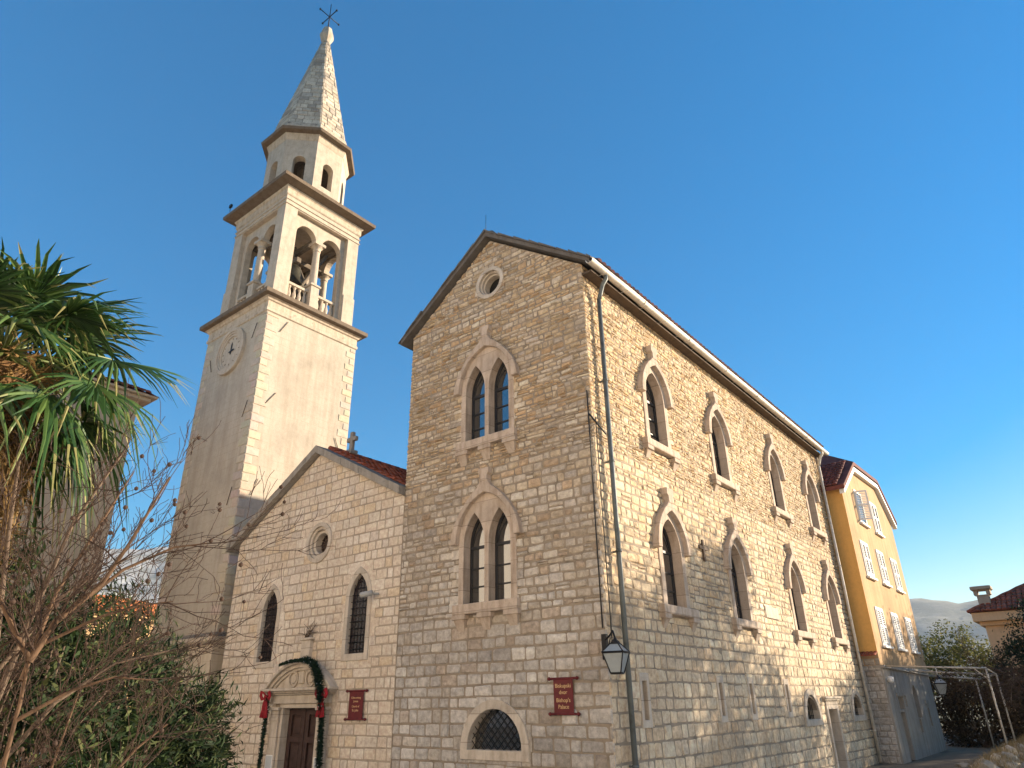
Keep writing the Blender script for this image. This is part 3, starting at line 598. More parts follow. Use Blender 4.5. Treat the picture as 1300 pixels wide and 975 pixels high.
u = Vector((-1, 0, sr)).normalized(); tile_rows(mb, (CX1+.0, .30, CR+.24), (0, 1, 0), u, 15.8, (CX1-CA[0])/abs(u.x), 1, tints=((1, 1, 1), (.85, .75, .75), (1.25, 1.1, 1)))
u = Vector((1, 0, sl)).normalized(); tile_rows(mb, (CX0-.36, .30, CL-.32*sl+.22), (0, 1, 0), u, 15.8, (CA[0]-CX0+.34)/u.x, 1, tints=((1, 1, 1), (.85, .75, .75)))
rg = random.Random(2)
for k in range(34): mb.tube([(CA[0], .35+k*.46, CA[1]+.30), (CA[0], .35+k*.46+.5, CA[1]+.33)], [.13, .11], 8, 1, (.85, .8, .8) if rg.random() < .5 else (1.1, 1, 1))
mb.build('roof', [M['dark_slab'], M['tile']], church)
mb = MB(); mb.box((-.20, -.2, 0), (.20, .2, .18), bev=.02); mb.box((-.09, -.08, .18), (.09, .08, 1.02), bev=.012); mb.box((-.30, -.078, .60), (-.091, .078, .78), bev=.012); mb.box((.091, -.078, .60), (.30, .078, .78), bev=.012)
mb.build('ridge_cross', M['verge'], church, (CA[0], 1.3, CA[1]+.34)).scale = (.85, .85, .85)
# portal
mb = MB()
for s, xc in ((-1, -11.83), (1, -9.53)):
    mb.box((xc-.20, -.12, 0), (xc+.20, .05, 2.06), bev=.012); mb.box((xc-.23, -.15, 0), (xc+.23, .04, .35), bev=.012)
    mb.box((xc-.22, -.145, 2.06), (xc+.22, .05, 2.16), bev=.01); mb.box((xc-.20, -.125, 2.162), (xc+.20, .05, 2.34), bev=.01); mb.box((xc-.26, -.19, 2.342), (xc+.26, .05, 2.43), bev=.015)
    xi = -11.60 if s < 0 else -9.76
    mb.box((xi-.03 if s < 0 else xi-.09, -.06, 0), (xi+.09 if s < 0 else xi+.03, .34, 2.40), bev=.01)
mb.box((-11.66, -.08, 2.40), (-9.70, .34, 2.52), bev=.012)
mb.box((-12.10, -.14, 2.525), (-9.26, .05, 2.76), bev=.012)
for k, (d, z0, z1) in enumerate(((.18, 2.762, 2.81), (.25, 2.812, 2.87), (.33, 2.872, 2.95))): mb.box((-12.14-d*.6, -d-.02, z0), (-9.22+d*.6, .05, z1), bev=.012)
def seg_arch(hw, rise, n=20):
    Rr = (hw*hw+rise*rise)/(2*rise); q = math.asin(hw/Rr); return [(Rr*math.sin(-q+2*q*i/n), 2.952+Rr*math.cos(-q+2*q*i/n)-Rr*math.cos(q)) for i in range(n+1)]
for o_, i_, d in (((1.62, .74), (1.52, .66), .30), ((1.53, .665), (1.40, .56), .20), ((1.41, .565), (1.30, .48), .13)):
    a, b = seg_arch(*o_), seg_arch(*i_); mb.mesh(plate([(x-10.68, z) for x, z in a+b[::-1]], (), d+.05, .01), T((0, -(d-.05)/2, 0)))
a = seg_arch(1.31, .485); mb.mesh(plate([(x-10.68, z) for x, z in a], (), .10), T((0, -.02, 0)))
for dx in (-.42, .42): mb.mesh(plate(circ(-10.68+dx, 3.20, .24), [circ(-10.68+dx, 3.20, .18)], .08, .012), T((0, -.085, 0))); mb.mesh(plate(circ(-10.68+dx, 3.20, .13, 20), (), .05, .012), T((0, -.08, 0)))
mb.box((-10.80, -.14, 3.06), (-10.56, -.02, 3.42), bev=.03)
mb.box((-10.86, -.13, 3.72), (-10.42, .02, 4.28), bev=.02); mb.box((-10.93, -.16, 4.285), (-10.35, .02, 4.36), bev=.015)
portal = mb.build('portal', M['pale'], church)
mb = MB(); rg = random.Random(4)
for k in range(16):
    q = rg.uniform(.1, 3.0); l = rg.uniform(.25, .7); p0 = Vector((-10.64+rg.uniform(-.12, .12), -.10, 4.36)); p2 = p0+Vector((l*math.cos(q), rg.uniform(-.06, .04), l*math.sin(q)*.75)); mb.tube([p0, (p0+p2)/2+Vector((rg.uniform(-.08, .08), 0, .06)), p2], .008, 4)
mb.build('iron_spray', M['rust'], church)
mb = MB(); mb.box((-11.6, .24, 0), (-9.76, .30, 2.40)); dr = mb.build('door', M['wood'], church)
for s in (-1, 1):
    mb = MB(); x0, x1 = (-11.50, -10.70) if s < 0 else (-10.66, -9.86)
    mb.mesh(plate(rect(x0, .02, x1, 2.37), [rect(x0+.16, .2, x1-.16, .62), rect(x0+.16, .76, x1-.16, 1.48), rect(x0+.16, 1.64, x1-.16, 2.22)], .06, .008), T((0, .20, 0)))
    for z0, z1 in ((.2, .62), (.76, 1.48), (1.64, 2.22)): mb.box((x0+.22, .20, z0+.06), (x1-.22, .235, z1-.06), bev=.02)
    mb.build('door_leaf', M['wood'], dr)

# ---------------------------------------------------------------- the bell tower
tower = thing('bell_tower', 'tall square bell tower with open arched belfry and octagonal stone spire, left of the church', 'tower', (-19.375, 2.925, 0))
TC = (0, 0); HW = 2.525
mb = MB(); mb.loft(TC, [(HW, 0), (HW, 18.66)], 4, m=0)
def Pt(f, u, v, w, h=HW):
    x, y = u, -h-w; c, s = [(1, 0), (0, 1), (-1, 0), (0, -1)][f]; return (x*c-y*s, x*s+y*c, v)
q_tint = lambda rg, k=1.0: tuple(x*rg.uniform(.92, 1.06)*k for x in (.46, .40, .315))
rg = random.Random(12)
for f in range(4):
    for s in (-1, 1):
        z = 5.2; k = f
        while z < 18.55:
            hh = rg.uniform(.33, .40); z1 = min(z+hh, 18.62); w = .62 if k % 2 else .38; w *= rg.uniform(.92, 1.08)
            e = s*(HW+.012); i = s*(HW-w); a, b = min(e, i), max(e, i)
            stone(mb, lambda u, v, ww: Pt(f, u, v, ww), [(a, z), (b, z), (b, z1), (a, z1)], .026, .02, q_tint(rg), 1, rg, .15); z = z1; k += 1
mb.build('shaft', [M['plaster'], M['quoin']], tower)
M['tower_low'] = m_plaster('tower base plaster', (.54, .46, .35), .18, True, .5)
mb = MB(); mb.loft(TC, [(HW+.16, 0), (HW+.14, 4.55)], 4); mb.build('base', M['tower_low'], tower)
mb = MB(); mb.loft(TC, [(HW+.2, 4.552), (HW+.34, 4.66), (HW+.34, 4.80), (HW+.03, 4.98)], 4); mb.build('base_ledge', M['cornice'], tower)
mb = MB(); mb.loft(TC, [(HW+.01, 18.662), (HW+.06, 18.70), (HW+.06, 18.84), (HW+.02, 18.88), (HW+.02, 19.20), (HW+.08, 19.24), (HW+.12, 19.32), (HW+.20, 19.36)], 4); mb.loft(TC, [(HW+.10, 19.363), (HW+.32, 19.40), (HW+.38, 19.43), (HW+.39, 19.62), (HW-.1, 19.70)], 4, m=1); mb.build('cornice', [M['cornice'], M['cornice_dark']], tower)
# clock
mb = MB()
for r0, r1, d in ((1.18, 1.0, .16), (1.0, .90, .12), (.90, .78, .08)): mb.mesh(plate(circ(0, 0, r0, 40), [circ(0, 0, r1-.004, 40)], d+.02, .015), T((0, -d/2+.01, 0)))
mb.mesh(plate(circ(0, 0, .80, 40), (), .04), T((0, -.005, 0)))
for k in range(12): q = PI*k/6; b = MB(); b.box((-.012, -.04, .62), (.012, -.024, .71)); mb.add([Matrix.Rotation(q, 4, 'Y') @ Vector(v) for v in b.v], b.f, 1)
ck = mb.build('clock', [M['belfry'], M['rust']], tower, (-.05, -HW, 17.42))
for nm, q, l in (('minute_hand', .05, .48), ('hour_hand', 1.45, .32)):
    mb = MB(); d = Vector((math.sin(q), 0, math.cos(q))); p = Vector((d.z, 0, -d.x)); y = -.06 if l > .4 else -.075
    mb.add([d*-.14+p*.03, d*-.14-p*.03, d*l*.75-p*.04, d*l, d*l*.75+p*.04], [(0, 1, 2, 3, 4)]); mb.v = [(a, y, c) for a, b, c in mb.v]; mb.v += [(a, y+.012, c) for a, b, c in mb.v]; mb.f += [[9, 8, 7, 6, 5]]+[[i, (i+1) % 5, 5+(i+1) % 5, 5+i] for i in range(5)]; mb.m += [0]*6; mb.t += [(1, 1, 1)]*6; mb.sm += [False]*6
    mb.build(nm, M['iron'], ck)
# iron wall ties
for (f, u, v, a) in ((0, 1.75, 17.9, .35), (1, -1.6, 18.2, .5), (1, -1.75, 14.6, .6), (0, 2.0, 14.0, .3), (1, 1.95, 13.4, -.45), (0, 1.9, 10.2, .25), (1, -1.9, 10.6, .3), (0, -2.0, 13.2, .1), (0, -1.95, 9.0, -.1), (0, -1.75, 17.2, -.4)):
    mb = MB(); p = [Pt(f, u+t*math.sin(a), v+t*math.cos(a), .035) for t in (-.38, .38)]; mb.tube(p, .015, 6); mb.build('wall_tie', M['rust'], tower)
# belfry
BH = 2.275; z0b, z1b = 19.62, 25.60
for f in range(4):
    mb = MB(); Rm = RZ(f*PI/2)
    hb_ = BH if f % 2 == 0 else BH-.262
    mb.mesh(plate(rect(-hb_, z0b, hb_, z1b), [rect(-1.58, 20.05, 1.58, 25.02)], .26, .0), Rm @ T((0, -BH+.13, 0)))
    op = [(-1.36, 20.05), (1.36, 20.05), (1.36, 23.95)]+[(.78+.58*math.cos(PI*i/12), 23.95+.60*math.sin(PI*i/12)) for i in range(1, 13)]+[(-.20, 23.95)]+[(-.78+.58*math.cos(PI*i/12), 23.95+.60*math.sin(PI*i/12)) for i in range(1, 13)]
    mb.mesh(plate(rect(-1.66, 19.9, 1.66, 25.15), [op], .34, .01), Rm @ T((0, -BH+.40, 0)))
    mb.build('belfry_wall', M['belfry'], tower)
    # balustrade
    mb = MB()
    for s in (-1, 1):
        x0, x1 = (.24, 1.36) if s > 0 else (-1.36, -.24)
        b = MB(); b.box((x0, -BH+.26, 20.92), (x1, -BH+.50, 21.06), bev=.012); b.box((x0, -BH+.26, 20.05), (x1, -BH+.50, 20.16), bev=.01); mb.add([Rm @ Vector(v) for v in b.v], b.f)
        for k in range(4):
            xc = x0+(k+.5)*(x1-x0)/4; b = MB(); b.loft((xc, -BH+.38), [(.055, 20.16), (.075, 20.3), (.095, 20.45), (.05, 20.7), (.04, 20.75), (.07, 20.85), (.07, 20.92)], 8, m=0, smooth=True); mb.add([Rm @ Vector(v) for v in b.v], b.f, 0, smooth=False)
    mb.build('balustrade', M['belfry'], tower)
    mb = MB(); b = MB(); b.box((-.24, -BH+.08, 19.7), (.24, -BH+.60, 21.30), bev=.015); b.box((-.31, -BH+.02, 21.30), (.31, -BH+.66, 21.42), bev=.02)
    b.loft((0, -BH+.36), [(.24, 21.42), (.24, 21.50), (.19, 21.58), (.185, 22.4), (.165, 23.45), (.20, 23.48), (.20, 23.54), (.17, 23.58), (.20, 23.66), (.30, 23.78)], 16)
    b.box((-.33, -BH+.06, 23.78), (.33, -BH+.66, 23.95), bev=.015); mb.add([Rm @ Vector(v) for v in b.v], b.f); mb.build('column', M['belfry'], tower)
mb = MB()
for sx in (-1, 1):
    for sy in (-1, 1): p_ = MB(); p_.box((sx*(BH+.05), sy*(BH+.05), z0b+.01), (sx*1.60, sy*1.60, 21.60), bev=.02); p_.build('belfry_pier', M['belfry'], tower)
for zz in (25.06, 25.32): mb.loft(TC, [(BH+.0, zz), (BH+.05, zz+.02), (BH+.05, zz+.07), (BH+.0, zz+.09)], 4)
mb.build('belfry_band', M['belfry'], tower)
mb = MB(); mb.loft(TC, [(BH-.05, 19.7), (BH-.05, 20.0)], 4); mb.build('belfry_floor', M['grey_wood'], tower)
mb = MB(); mb.loft(TC, [(BH-.3, 25.3), (BH-.3, 25.58)], 4); mb.build('belfry_ceiling', M['belfry'], tower)
mb = MB()
mb.box((-1.9, -.12, 24.1), (1.9, .12, 24.4), bev=.02); mb.box((-.12, -1.9, 23.72), (.12, 1.9, 24.0), bev=.02); mb.box((-1.95, -1.5, 24.42), (1.95, -1.25, 24.66), bev=.02); mb.box((-1.95, 1.25, 24.42), (1.95, 1.5, 24.66), bev=.02); mb.box((-1.0, -.9, 20.3), (-.7, .9, 23.6), bev=.03); mb.box((-.69, -.95, 22.2), (.6, -.75, 22.45), bev=.02)
mb.tube([(-1.2, -1.2, 20.2), (.6, -.4, 24.2)], .08, 6); mb.tube([(1.35, -1.0, 20.2), (1.2, 1.1, 24.2)], .09, 6); mb.tube([(1.1, 1.2, 20.2), (-.3, .2, 24.2)], .08, 6); mb.tube([(-1.3, .9, 20.2), (-.3, -1.3, 24.2)], .08, 6)
mb.build('bell_frame', M['grey_wood'], tower)
mb = MB(); mb.loft(TC, [(BH+.02, 25.602), (BH+.06, 25.66), (BH+.06, 25.95), (BH+.12, 26.02), (BH+.14, 26.10)], 4); mb.loft(TC, [(BH+.05, 26.103), (BH+.50, 26.20), (BH+.58, 26.22), (BH+.60, 26.40), (BH+.50, 26.46), (2.15, 26.95)], 4, m=1); mb.build('cornice', [M['cornice'], M['cornice_dark']], tower)
# octagonal drum, spire, knob, cross
AP = 2.02; fw = 2*AP*math.tan(PI/8)
for f in range(8):
    mb = MB(); mb.mesh(plate(rect(-fw/2, 26.7, fw/2, 30.42), [round_arch(.66, 27.55, 28.86)], .42), RZ(f*PI/4) @ T((0, -AP+.21, 0))); d = mb.build('drum_wall', M['belfry'], tower)
mb = MB(); mb.loft(TC, [(AP-.5, 26.72), (AP-.5, 27.2)], 8, PI/8); mb.loft(TC, [(AP-.46, 30.0), (AP-.46, 30.3)], 8, PI/8); mb.loft(TC, [(.5, 27.2), (.5, 30.0)], 8, PI/8); mb.build('drum_floor', M['grey_wood'], tower)
mb = MB(); mb.loft(TC, [(AP+.01, 30.3), (AP+.06, 30.42), (AP+.10, 30.56), (AP+.14, 30.66)], 8, PI/8); mb.loft(TC, [(AP+.05, 30.663), (AP+.40, 30.72), (AP+.45, 30.86), (AP+.30, 30.92), (AP+.02, 31.12), (AP-.02, 31.16)], 8, PI/8, m=1); mb.build('drum_cornice', [M['cornice'], M['cornice_dark']], tower)
mb = MB(); SB, ST, r0, r1 = 31.17, 40.3, 2.10, .24
mb.loft(TC, [(r0-.03, SB), (r1-.02, ST)], 8, PI/8, m=0)
def sp_tint(rg, u, v):
    c = (.45, .39, .31) if rg.random() < .7 else (.34, .30, .25); s = rg.uniform(.8, 1.2); return tuple(x*s for x in c)
Ls = math.hypot(ST-SB, r0-r1); tn = math.tan(PI/8)
for f in range(8):
    q = f*PI/4; cq, sq = math.cos(q), math.sin(q)
    def P8(u, v, w, cq=cq, sq=sq):
        t = v/Ls; y = -(r0+(r1-r0)*t)-w; z = SB+(ST-SB)*t; return (u*cq-y*sq, u*sq+y*cq, z)
    b0, b1 = r0*tn, r1*tn; k = (b0-b1)/Ls
    masonry(mb, P8, -b0, b0, 0, Ls, lambda v: dict(h=(.30, .42), w=(.35, .7), relief=(.004, .022), joint=.02, wave=0, jit=.004, rough=.5), sp_tint, [(1, k, b0-.0), (-1, k, b0-.0)], (), 1, 60+f)
mb.build('spire', [M['mortar_dark'], M['spire']], tower)
mb = MB(); mb.loft(TC, [(r0+.06, SB-.01), (r0+.05, SB+.12), (r0-.02, SB+.34), (r0-.09, SB+.36)], 8, PI/8); mb.build('spire_foot', M['cornice'], tower)
mb = MB(); mb.loft(TC, [(.23, 40.28), (.27, 40.42), (.38, 40.72), (.40, 40.80), (.40, 40.98), (.34, 41.12), (.28, 41.5), (.12, 41.62)], 8, PI/8); mb.build('knob', M['cornice'], tower)
mb = MB(); mb.tube([(0, 0, 41.6), (0, 0, 43.95)], [.04, .02], 8)
for d in (Vector((1, 0, 0)), Vector((0, 1, 0))):
    mb.tube([-d*.72+Vector((0, 0, 42.75)), d*.72+Vector((0, 0, 42.75))], .032, 6)
    for s in (-1, 1): mb.loft(((d*.72*s).x, (d*.72*s).y), [(.01, 42.67), (.06, 42.72), (.06, 42.78), (.01, 42.83)], 8)
mb.build('iron_cross', M['iron'], tower)
bell = thing('church_bell', 'large dark bronze bell hanging under beams in the open tower belfry', 'bell', (-18.75, 2.45, 21.6))
mb = MB(); mb.loft((0, 0), [(.86, 0), (.81, .06), (.68, .25), (.56, .55), (.49, .95), (.46, 1.15), (.38, 1.30), (.18, 1.38)], 24, smooth=True); mb.build('bell_body', M['bronze'], bell)
mb = MB(); mb.tube([(0, 0, 1.3), (0, 0, -.12)], [.03, .06], 8); mb.build('clapper', M['iron'], bell)
mb = MB(); mb.box((-.55, -.14, 1.38), (.55, .14, 1.68), bev=.03); mb.tube([(0, 0, 1.6), (0, 0, 2.5)], .05, 6); mb.build('headstock', M['grey_wood'], bell)

# ---------------------------------------------------------------- small things fixed to the two fronts
def sign(name, label, loc, w, h, lines, group=None):
    t = thing(name, label, 'sign', loc)
    mb = MB(); mb.box((-w/2, -.055, -h/2), (w/2, -.035, h/2), bev=.006); mb.build('board', M['sign'], t)
    for z in (h/2-.005, -h/2+.005):
        mb = MB(); mb.tube([(-w/2-.10, -.045, z), (w/2+.10, -.045, z)], .026, 10)
        for s in (-1, 1): mb.loft((s*(w/2+.115), -.045), [(.01, z-.04), (.04, z-.015), (.04, z+.015), (.01, z+.04)], 8); mb.box((s*(w/2-.06)-.012, -.04, z-.012), (s*(w/2-.06)+.012, 0.01, z+.012))
        mb.build('rod', M['sign'], t)
    mb = MB()
    for txt, size, z in lines: mb.mesh(text_mesh([txt], size), T((0, -.0585, z)))
    mb.build('lettering', M['gold'], t); return t
sign('scroll_sign', 'maroon scroll sign with gold lettering for the palace, near the lantern corner', (-1.16, -.02, 2.57), .52, .72, [('Biskupski', .115, .17), ('dvor', .115, .04), ("Bishop's", .115, -.12), ('Palace', .115, -.25)])
sign('scroll_sign', 'maroon scroll sign with faint lettering beside the garlanded church door', (-8.13, -.02, 2.46), .60, .72, [('Crkva svetog', .075, .16), ('Jovana', .075, .07), ('Church of', .075, -.06), ('St. John', .085, -.16)])
def lantern(parent, s=1.0):
    def ring(w0, z0, w1, z1): 
        mb = MB(); 
        for k in range(4):
            q = PI/4+k*PI/2; q2 = q+PI/2; a = (w0*1.414*math.cos(q), w0*1.414*math.sin(q), z0); b = (w1*1.414*math.cos(q), w1*1.414*math.sin(q), z1); mb.tube([a, b], .016*s, 5)
            mb.tube([a, (w0*1.414*math.cos(q2), w0*1.414*math.sin(q2), z0)], .016*s, 5); mb.tube([b, (w1*1.414*math.cos(q2), w1*1.414*math.sin(q2), z1)], .020*s, 5)
        return mb
    f = ring(.13*s, -.46*s, .26*s, 0); g = ring(.27*s, .012, .10*s, .21*s); b = len(f.v); f.add(g.v, g.f); f.loft((0, 0), [(.11*s, .21*s), (.11*s, .25*s), (.05*s, .30*s), (.02*s, .36*s)], 8); f.loft((0, 0), [(.13*s, -.49*s), (.13*s, -.46*s)], 4)
    f.build('cage', M['iron'], parent); p = MB(); p.loft((0, 0), [(.125*s, -.455*s), (.25*s, -.004)], 4); p.loft((0, 0), [(.26*s, .016), (.10*s, .205*s)], 4); p.build('glass', M['lampglass'], parent)
lt = thing('wall_lantern', 'black four sided lantern with pale panes on a bracket at the palace corner', 'lantern', (.47, -.45, 3.36), R(12)); lantern(lt, .84)
mb = MB(); mb.tube([(0, 0, .30), (-.10, .10, .44), (-.30, .28, .36), (-.48, .40, .30)], .022, 6); mb.box((-.56, .36, -.10), (-.44, .46, .42), bev=.01); mb.tube([(-.46, .38, -.02), (-.24, .22, .32)], .014, 6); mb.build('bracket', M['iron'], lt, (0, 0, 0), -R(12))
cm = thing('wall_floodlight', 'small grey tube floodlight on an arm beside the right church window', 'floodlight', (-7.52, -.03, 5.35))
mb = MB(); mb.tube([(0, 0, 0), (-.10, -.20, .02)], .03, 8); mb.build('arm', M['camshell'], cm); mb = MB(); mb.tube([(-.04, -.20, .03), (-.36, -.36, -.03)], [.075, .085], 12); mb.build('housing', M['camshell'], cm)
for lab, loc in (('small black floodlight standing on the left belfry cornice', (-21.6, .05, 26.5)), ('white floodlight perched in front of the octagon window of the tower', (-17.75, 1.15, 26.95))):
    t = thing('roof_floodlight', lab, 'floodlight', loc); t.scale = (.55, .55, .6); wh = M['white'] if 'white' in lab else M['iron']
    mb = MB(); mb.tube([(0, 0, -.1), (0, 0, .35)], .03, 6); mb.build('stem', M['iron'], t); mb = MB(); mb.box((-.20, -.10, .36), (.20, .10, .68), bev=.03); mb.build('housing', wh, t)

def leaf_mesh(name, pos, nrm, L, Wd, tint, mat, parent=None, dirs=None, bend=.15):
    """many small pointed leaves, one bent quad each"""
    n = len(pos); pos = np.asarray(pos, float); nrm = np.asarray(nrm, float); nrm /= np.linalg.norm(nrm, axis=1, keepdims=True)+1e-9
    d = nrng.normal(size=(n, 3)) if dirs is None else np.asarray(dirs, float)
    d = d-nrm*(d*nrm).sum(1, keepdims=True); d /= np.linalg.norm(d, axis=1, keepdims=True)+1e-9; s = np.cross(nrm, d)
    L = np.broadcast_to(L, n)[:, None]; Wd = np.broadcast_to(Wd, n)[:, None]
    v = np.empty((n, 4, 3)); v[:, 0] = pos; v[:, 1] = pos+d*L*.45+s*Wd*.5+nrm*L*bend*.6; v[:, 2] = pos+d*L-nrm*L*bend; v[:, 3] = pos+d*L*.45-s*Wd*.5+nrm*L*bend*.6
    me = bpy.data.meshes.new(name); me.vertices.add(4*n); me.loops.add(4*n); me.polygons.add(n)
    me.vertices.foreach_set('co', v.ravel()); me.loops.foreach_set('vertex_index', np.arange(4*n, dtype=np.int32)); me.polygons.foreach_set('loop_start', np.arange(0, 4*n, 4, dtype=np.int32))
    me.update(calc_edges=True); me.materials.append(mat); at = me.color_attributes.new('tint', 'FLOAT_COLOR', 'CORNER')
    c = np.ones((n, 4, 4), np.float32); c[:, :, :3] = np.asarray(tint, np.float32).reshape(n, 1, 1); at.data.foreach_set('color', c.ravel()); return mk(name, me, parent)
def blob_points(n, blobs, shell=.5):
    """points in a union of uneven ellipsoids, denser toward the skin, in clumps"""
    w = np.array([b[3]*b[4]*b[5] for b in blobs])**.67; w /= w.sum(); out = []; nr = []
    for b, k in zip(blobs, (w*n).astype(int)):
        nc = max(6, k//45); cd = nrng.normal(size=(nc, 3)); cd /= np.linalg.norm(cd, axis=1, keepdims=True); cr = nrng.uniform(shell, 1.08, nc)[:, None]
        cc = cd*cr; idx = nrng.integers(0, nc, k); p = cc[idx]+nrng.normal(size=(k, 3))*.13; nn = p/np.linalg.norm(p, axis=1, keepdims=True)
        out.append(p*np.array(b[3:6])+np.array(b[:3])); nr.append(nn+nrng.normal(size=(k, 3))*.7)
    return np.concatenate(out), np.concatenate(nr)
# Christmas garland round the portal with two red bows
gl = thing('christmas_garland', 'dark green tinsel garland with fairy lights draped over and down the church portal', 'garland', (-10.7, -.2, 0))
def garland(path, rad, n):
    P = [np.array(p) for p in path]; seg = [np.linalg.norm(b-a) for a, b in zip(P, P[1:])]; pts = []
    for i in range(n):
        s = nrng.uniform(0, sum(seg)); k = 0
        while s > seg[k] and k < len(seg)-1: s -= seg[k]; k += 1
        t = min(1, s/seg[k]); pts.append((P[k]*(1-t)+P[k+1]*t, rad[k]*(1-t)+rad[k+1]*t))
    c = np.array([p for p, _ in pts]); r = np.array([q for _, q in pts]); d = nrng.normal(size=(n, 3)); d /= np.linalg.norm(d, axis=1, keepdims=True)
    return c, d, r
gp = [((-1.42, -.06, .05), .09), ((-1.38, -.06, 1.4), .09), ((-1.36, -.06, 2.4), .10), ((-1.34, -.12, 2.75), .09)]
gq = [((-.80, -.18, 3.60), .05), ((-.3, -.18, 3.69), .065), ((.2, -.18, 3.70), .07), ((.62, -.20, 3.70), .13), ((1.0, -.22, 3.55), .16), ((1.30, -.24, 3.15), .18), ((1.42, -.22, 2.72), .15), ((1.43, -.12, 2.3), .12), ((1.44, -.08, 1.4), .12), ((1.47, -.08, .05), .12)]
tc, td, trr = zip(*[garland([p for p, _ in g], [q*1.12 for _, q in g], n) for g, n in ((gp, 2200), (gq, 6500))]); tc, td, trr = np.concatenate(tc), np.concatenate(td), np.concatenate(trr)
nn = np.cross(td, nrng.normal(size=td.shape)); leaf_mesh('tinsel', tc, nn, trr*nrng.uniform(.7, 1.15, len(trr)), .022, nrng.uniform(0, 1, len(trr)), M['tinsel'], gl, td, 0)
mb = MB(); mb.tube([p for p, _ in gp], .03, 6); mb.tube([p for p, _ in gq], .03, 6); mb.build('core_wire', M['tinsel'], gl)
mb = MB()
for i in nrng.choice(len(tc), 90, replace=False):
    p = tc[i]+td[i]*trr[i]*.8
    if p[1] < -.05: mb.loft((p[0], p[1]), [(.002, p[2]-.010), (.009, p[2]), (.002, p[2]+.010)], 5)
mb.build('fairy_lights', M['bulb'], gl)
def bow(label, loc):
    t = thing('ribbon_bow', label, 'bow', loc); mb = MB()
    def strip(pts, w0, w1):
        n = len(pts); vs = []
        for i, p in enumerate(pts):
            w = w0+(w1-w0)*i/(n-1); a = Vector(pts[max(0, i-1)]); b = Vector(pts[min(n-1, i+1)]); d = (b-a).normalized(); s_ = Vector((0, -1, 0)).cross(d).normalized(); s_ = (s_+Vector((0, .5, 0))).normalized()
            for o in (-.006, .006): vs += [Vector(p)+s_*w/2+Vector((0, o, 0)), Vector(p)-s_*w/2+Vector((0, o, 0))]
        fs = []
        for i in range(n-1): a, b = 4*i, 4*i+4; fs += [(a, a+1, b+1, b), (a+2, b+2, b+3, a+3), (a, b, b+2, a+2), (a+1, a+3, b+3, b+1)]
        fs += [(0, 2, 3, 1), (4*n-4, 4*n-3, 4*n-1, 4*n-2)]; mb.add(vs, fs, 0, smooth=True)
    for s in (-1, 1):
        strip([(0, 0, 0), (s*.12, -.07, .13), (s*.25, -.09, .17), (s*.30, -.07, .04), (s*.22, -.05, -.07), (s*.10, -.03, -.04), (0, -.02, 0)], .12, .12)
        strip([(0, -.02, 0), (s*.06, -.05, -.22), (s*.09, -.03, -.45), (s*.13, -.05, -.68)], .09, .17)
        strip([(0, -.03, 0), (s*.02, -.07, -.25), (s*-.01, -.05, -.48), (s*.03, -.06, -.60)], .08, .14)
    t.scale = (.8, .8, .85); mb.build('ribbon', M['bow'], t); mb = MB(); mb.loft((0, -.04), [(.02, -.07), (.07, -.04), (.07, .04), (.02, .07)], 8, smooth=True); mb.build('knot', M['bow'], t)
bow('large red velvet bow on the left side of the church portal', (-12.08, -.30, 2.72)); bow('large red velvet bow on the right side of the church portal', (-9.28, -.34, 2.74))
for lab, x in (('white framed paper notice on the left door pilaster', -11.84), ('white framed paper notice on the right door pilaster', -9.52)):
    t = thing('notice', lab, 'notice', (x, -.125, .85)); mb = MB(); mb.mesh(plate(rect(-.17, -.30, .17, .30), [rect(-.145, -.275, .145, .275)], .02)); mb.build('notice_frame', M['white'], t); mb = MB(); mb.box((-.15, 0, -.28), (.15, .008, .28)); mb.build('sheet', M['paper'], t)

# ---------------------------------------------------------------- buildings at the right
HX = .80
yh = thing('yellow_house', 'tall ochre house with white shutters and red tiled roof behind the palace', 'house', (HX, 20.6, 0))
def side(mb, b): mb.add([RZ(PI/2) @ Vector(v) for v in b.v], b.f, 0)
mb = MB(); b = MB(); b.prism([(0, 3.6), (10.0, 3.6), (10.0, 11.65), (7.5, 13.20), (2.8, 13.05), (0, 11.45)], (0, 13)); side(mb, b); mb.build('wall', M['ochre'], yh)
b = MB(); b.box((-13, -.012, 4.2), (-.0, -.002, 11.4)); b.build('side_wall', M['ochre_side'], yh)  # thin brighter ochre sheet paints extra light onto the shaded side
mb = MB(); rv = [(.25, -.45, 11.25), (.25, 2.7, 13.12), (.25, 7.7, 13.28), (.25, 10.45, 11.45), (-2.2, 5.2, 14.9), (-13, 5.2, 14.9), (-13, -.45, 11.25), (-13, 10.45, 11.45)]
rt = [(x, y, z+.20) for x, y, z in rv]; F8 = [(0, 1, 4, 5, 6), (1, 2, 4), (2, 3, 7, 5, 4)]
mb.add(rv+rt, [tuple(i+8 for i in f) for f in F8]+F8+[(0, 1, 9, 8), (1, 2, 10, 9), (2, 3, 11, 10), (6, 0, 8, 14), (3, 7, 15, 11)], 0)
sl_ = Vector((0, 5.65, 3.65)).normalized(); tile_rows(mb, (-6, -.47, 11.45), (1, 0, 0), sl_, 6.2, 3.5, 1, tints=((1, 1, 1), (.8, .7, .7)))
mb.build('roof', [M['tile_d'], M['tile_d']], yh)
mb = MB(); vb = [(-.35, 11.28), (2.7, 13.06), (7.7, 13.22), (10.4, 11.42)]; b = MB(); b.prism(vb+[(y, z-.22) for y, z in vb[::-1]], (-.20, .02)); side(mb, b); mb.build('verge_board', M['white'], yh)
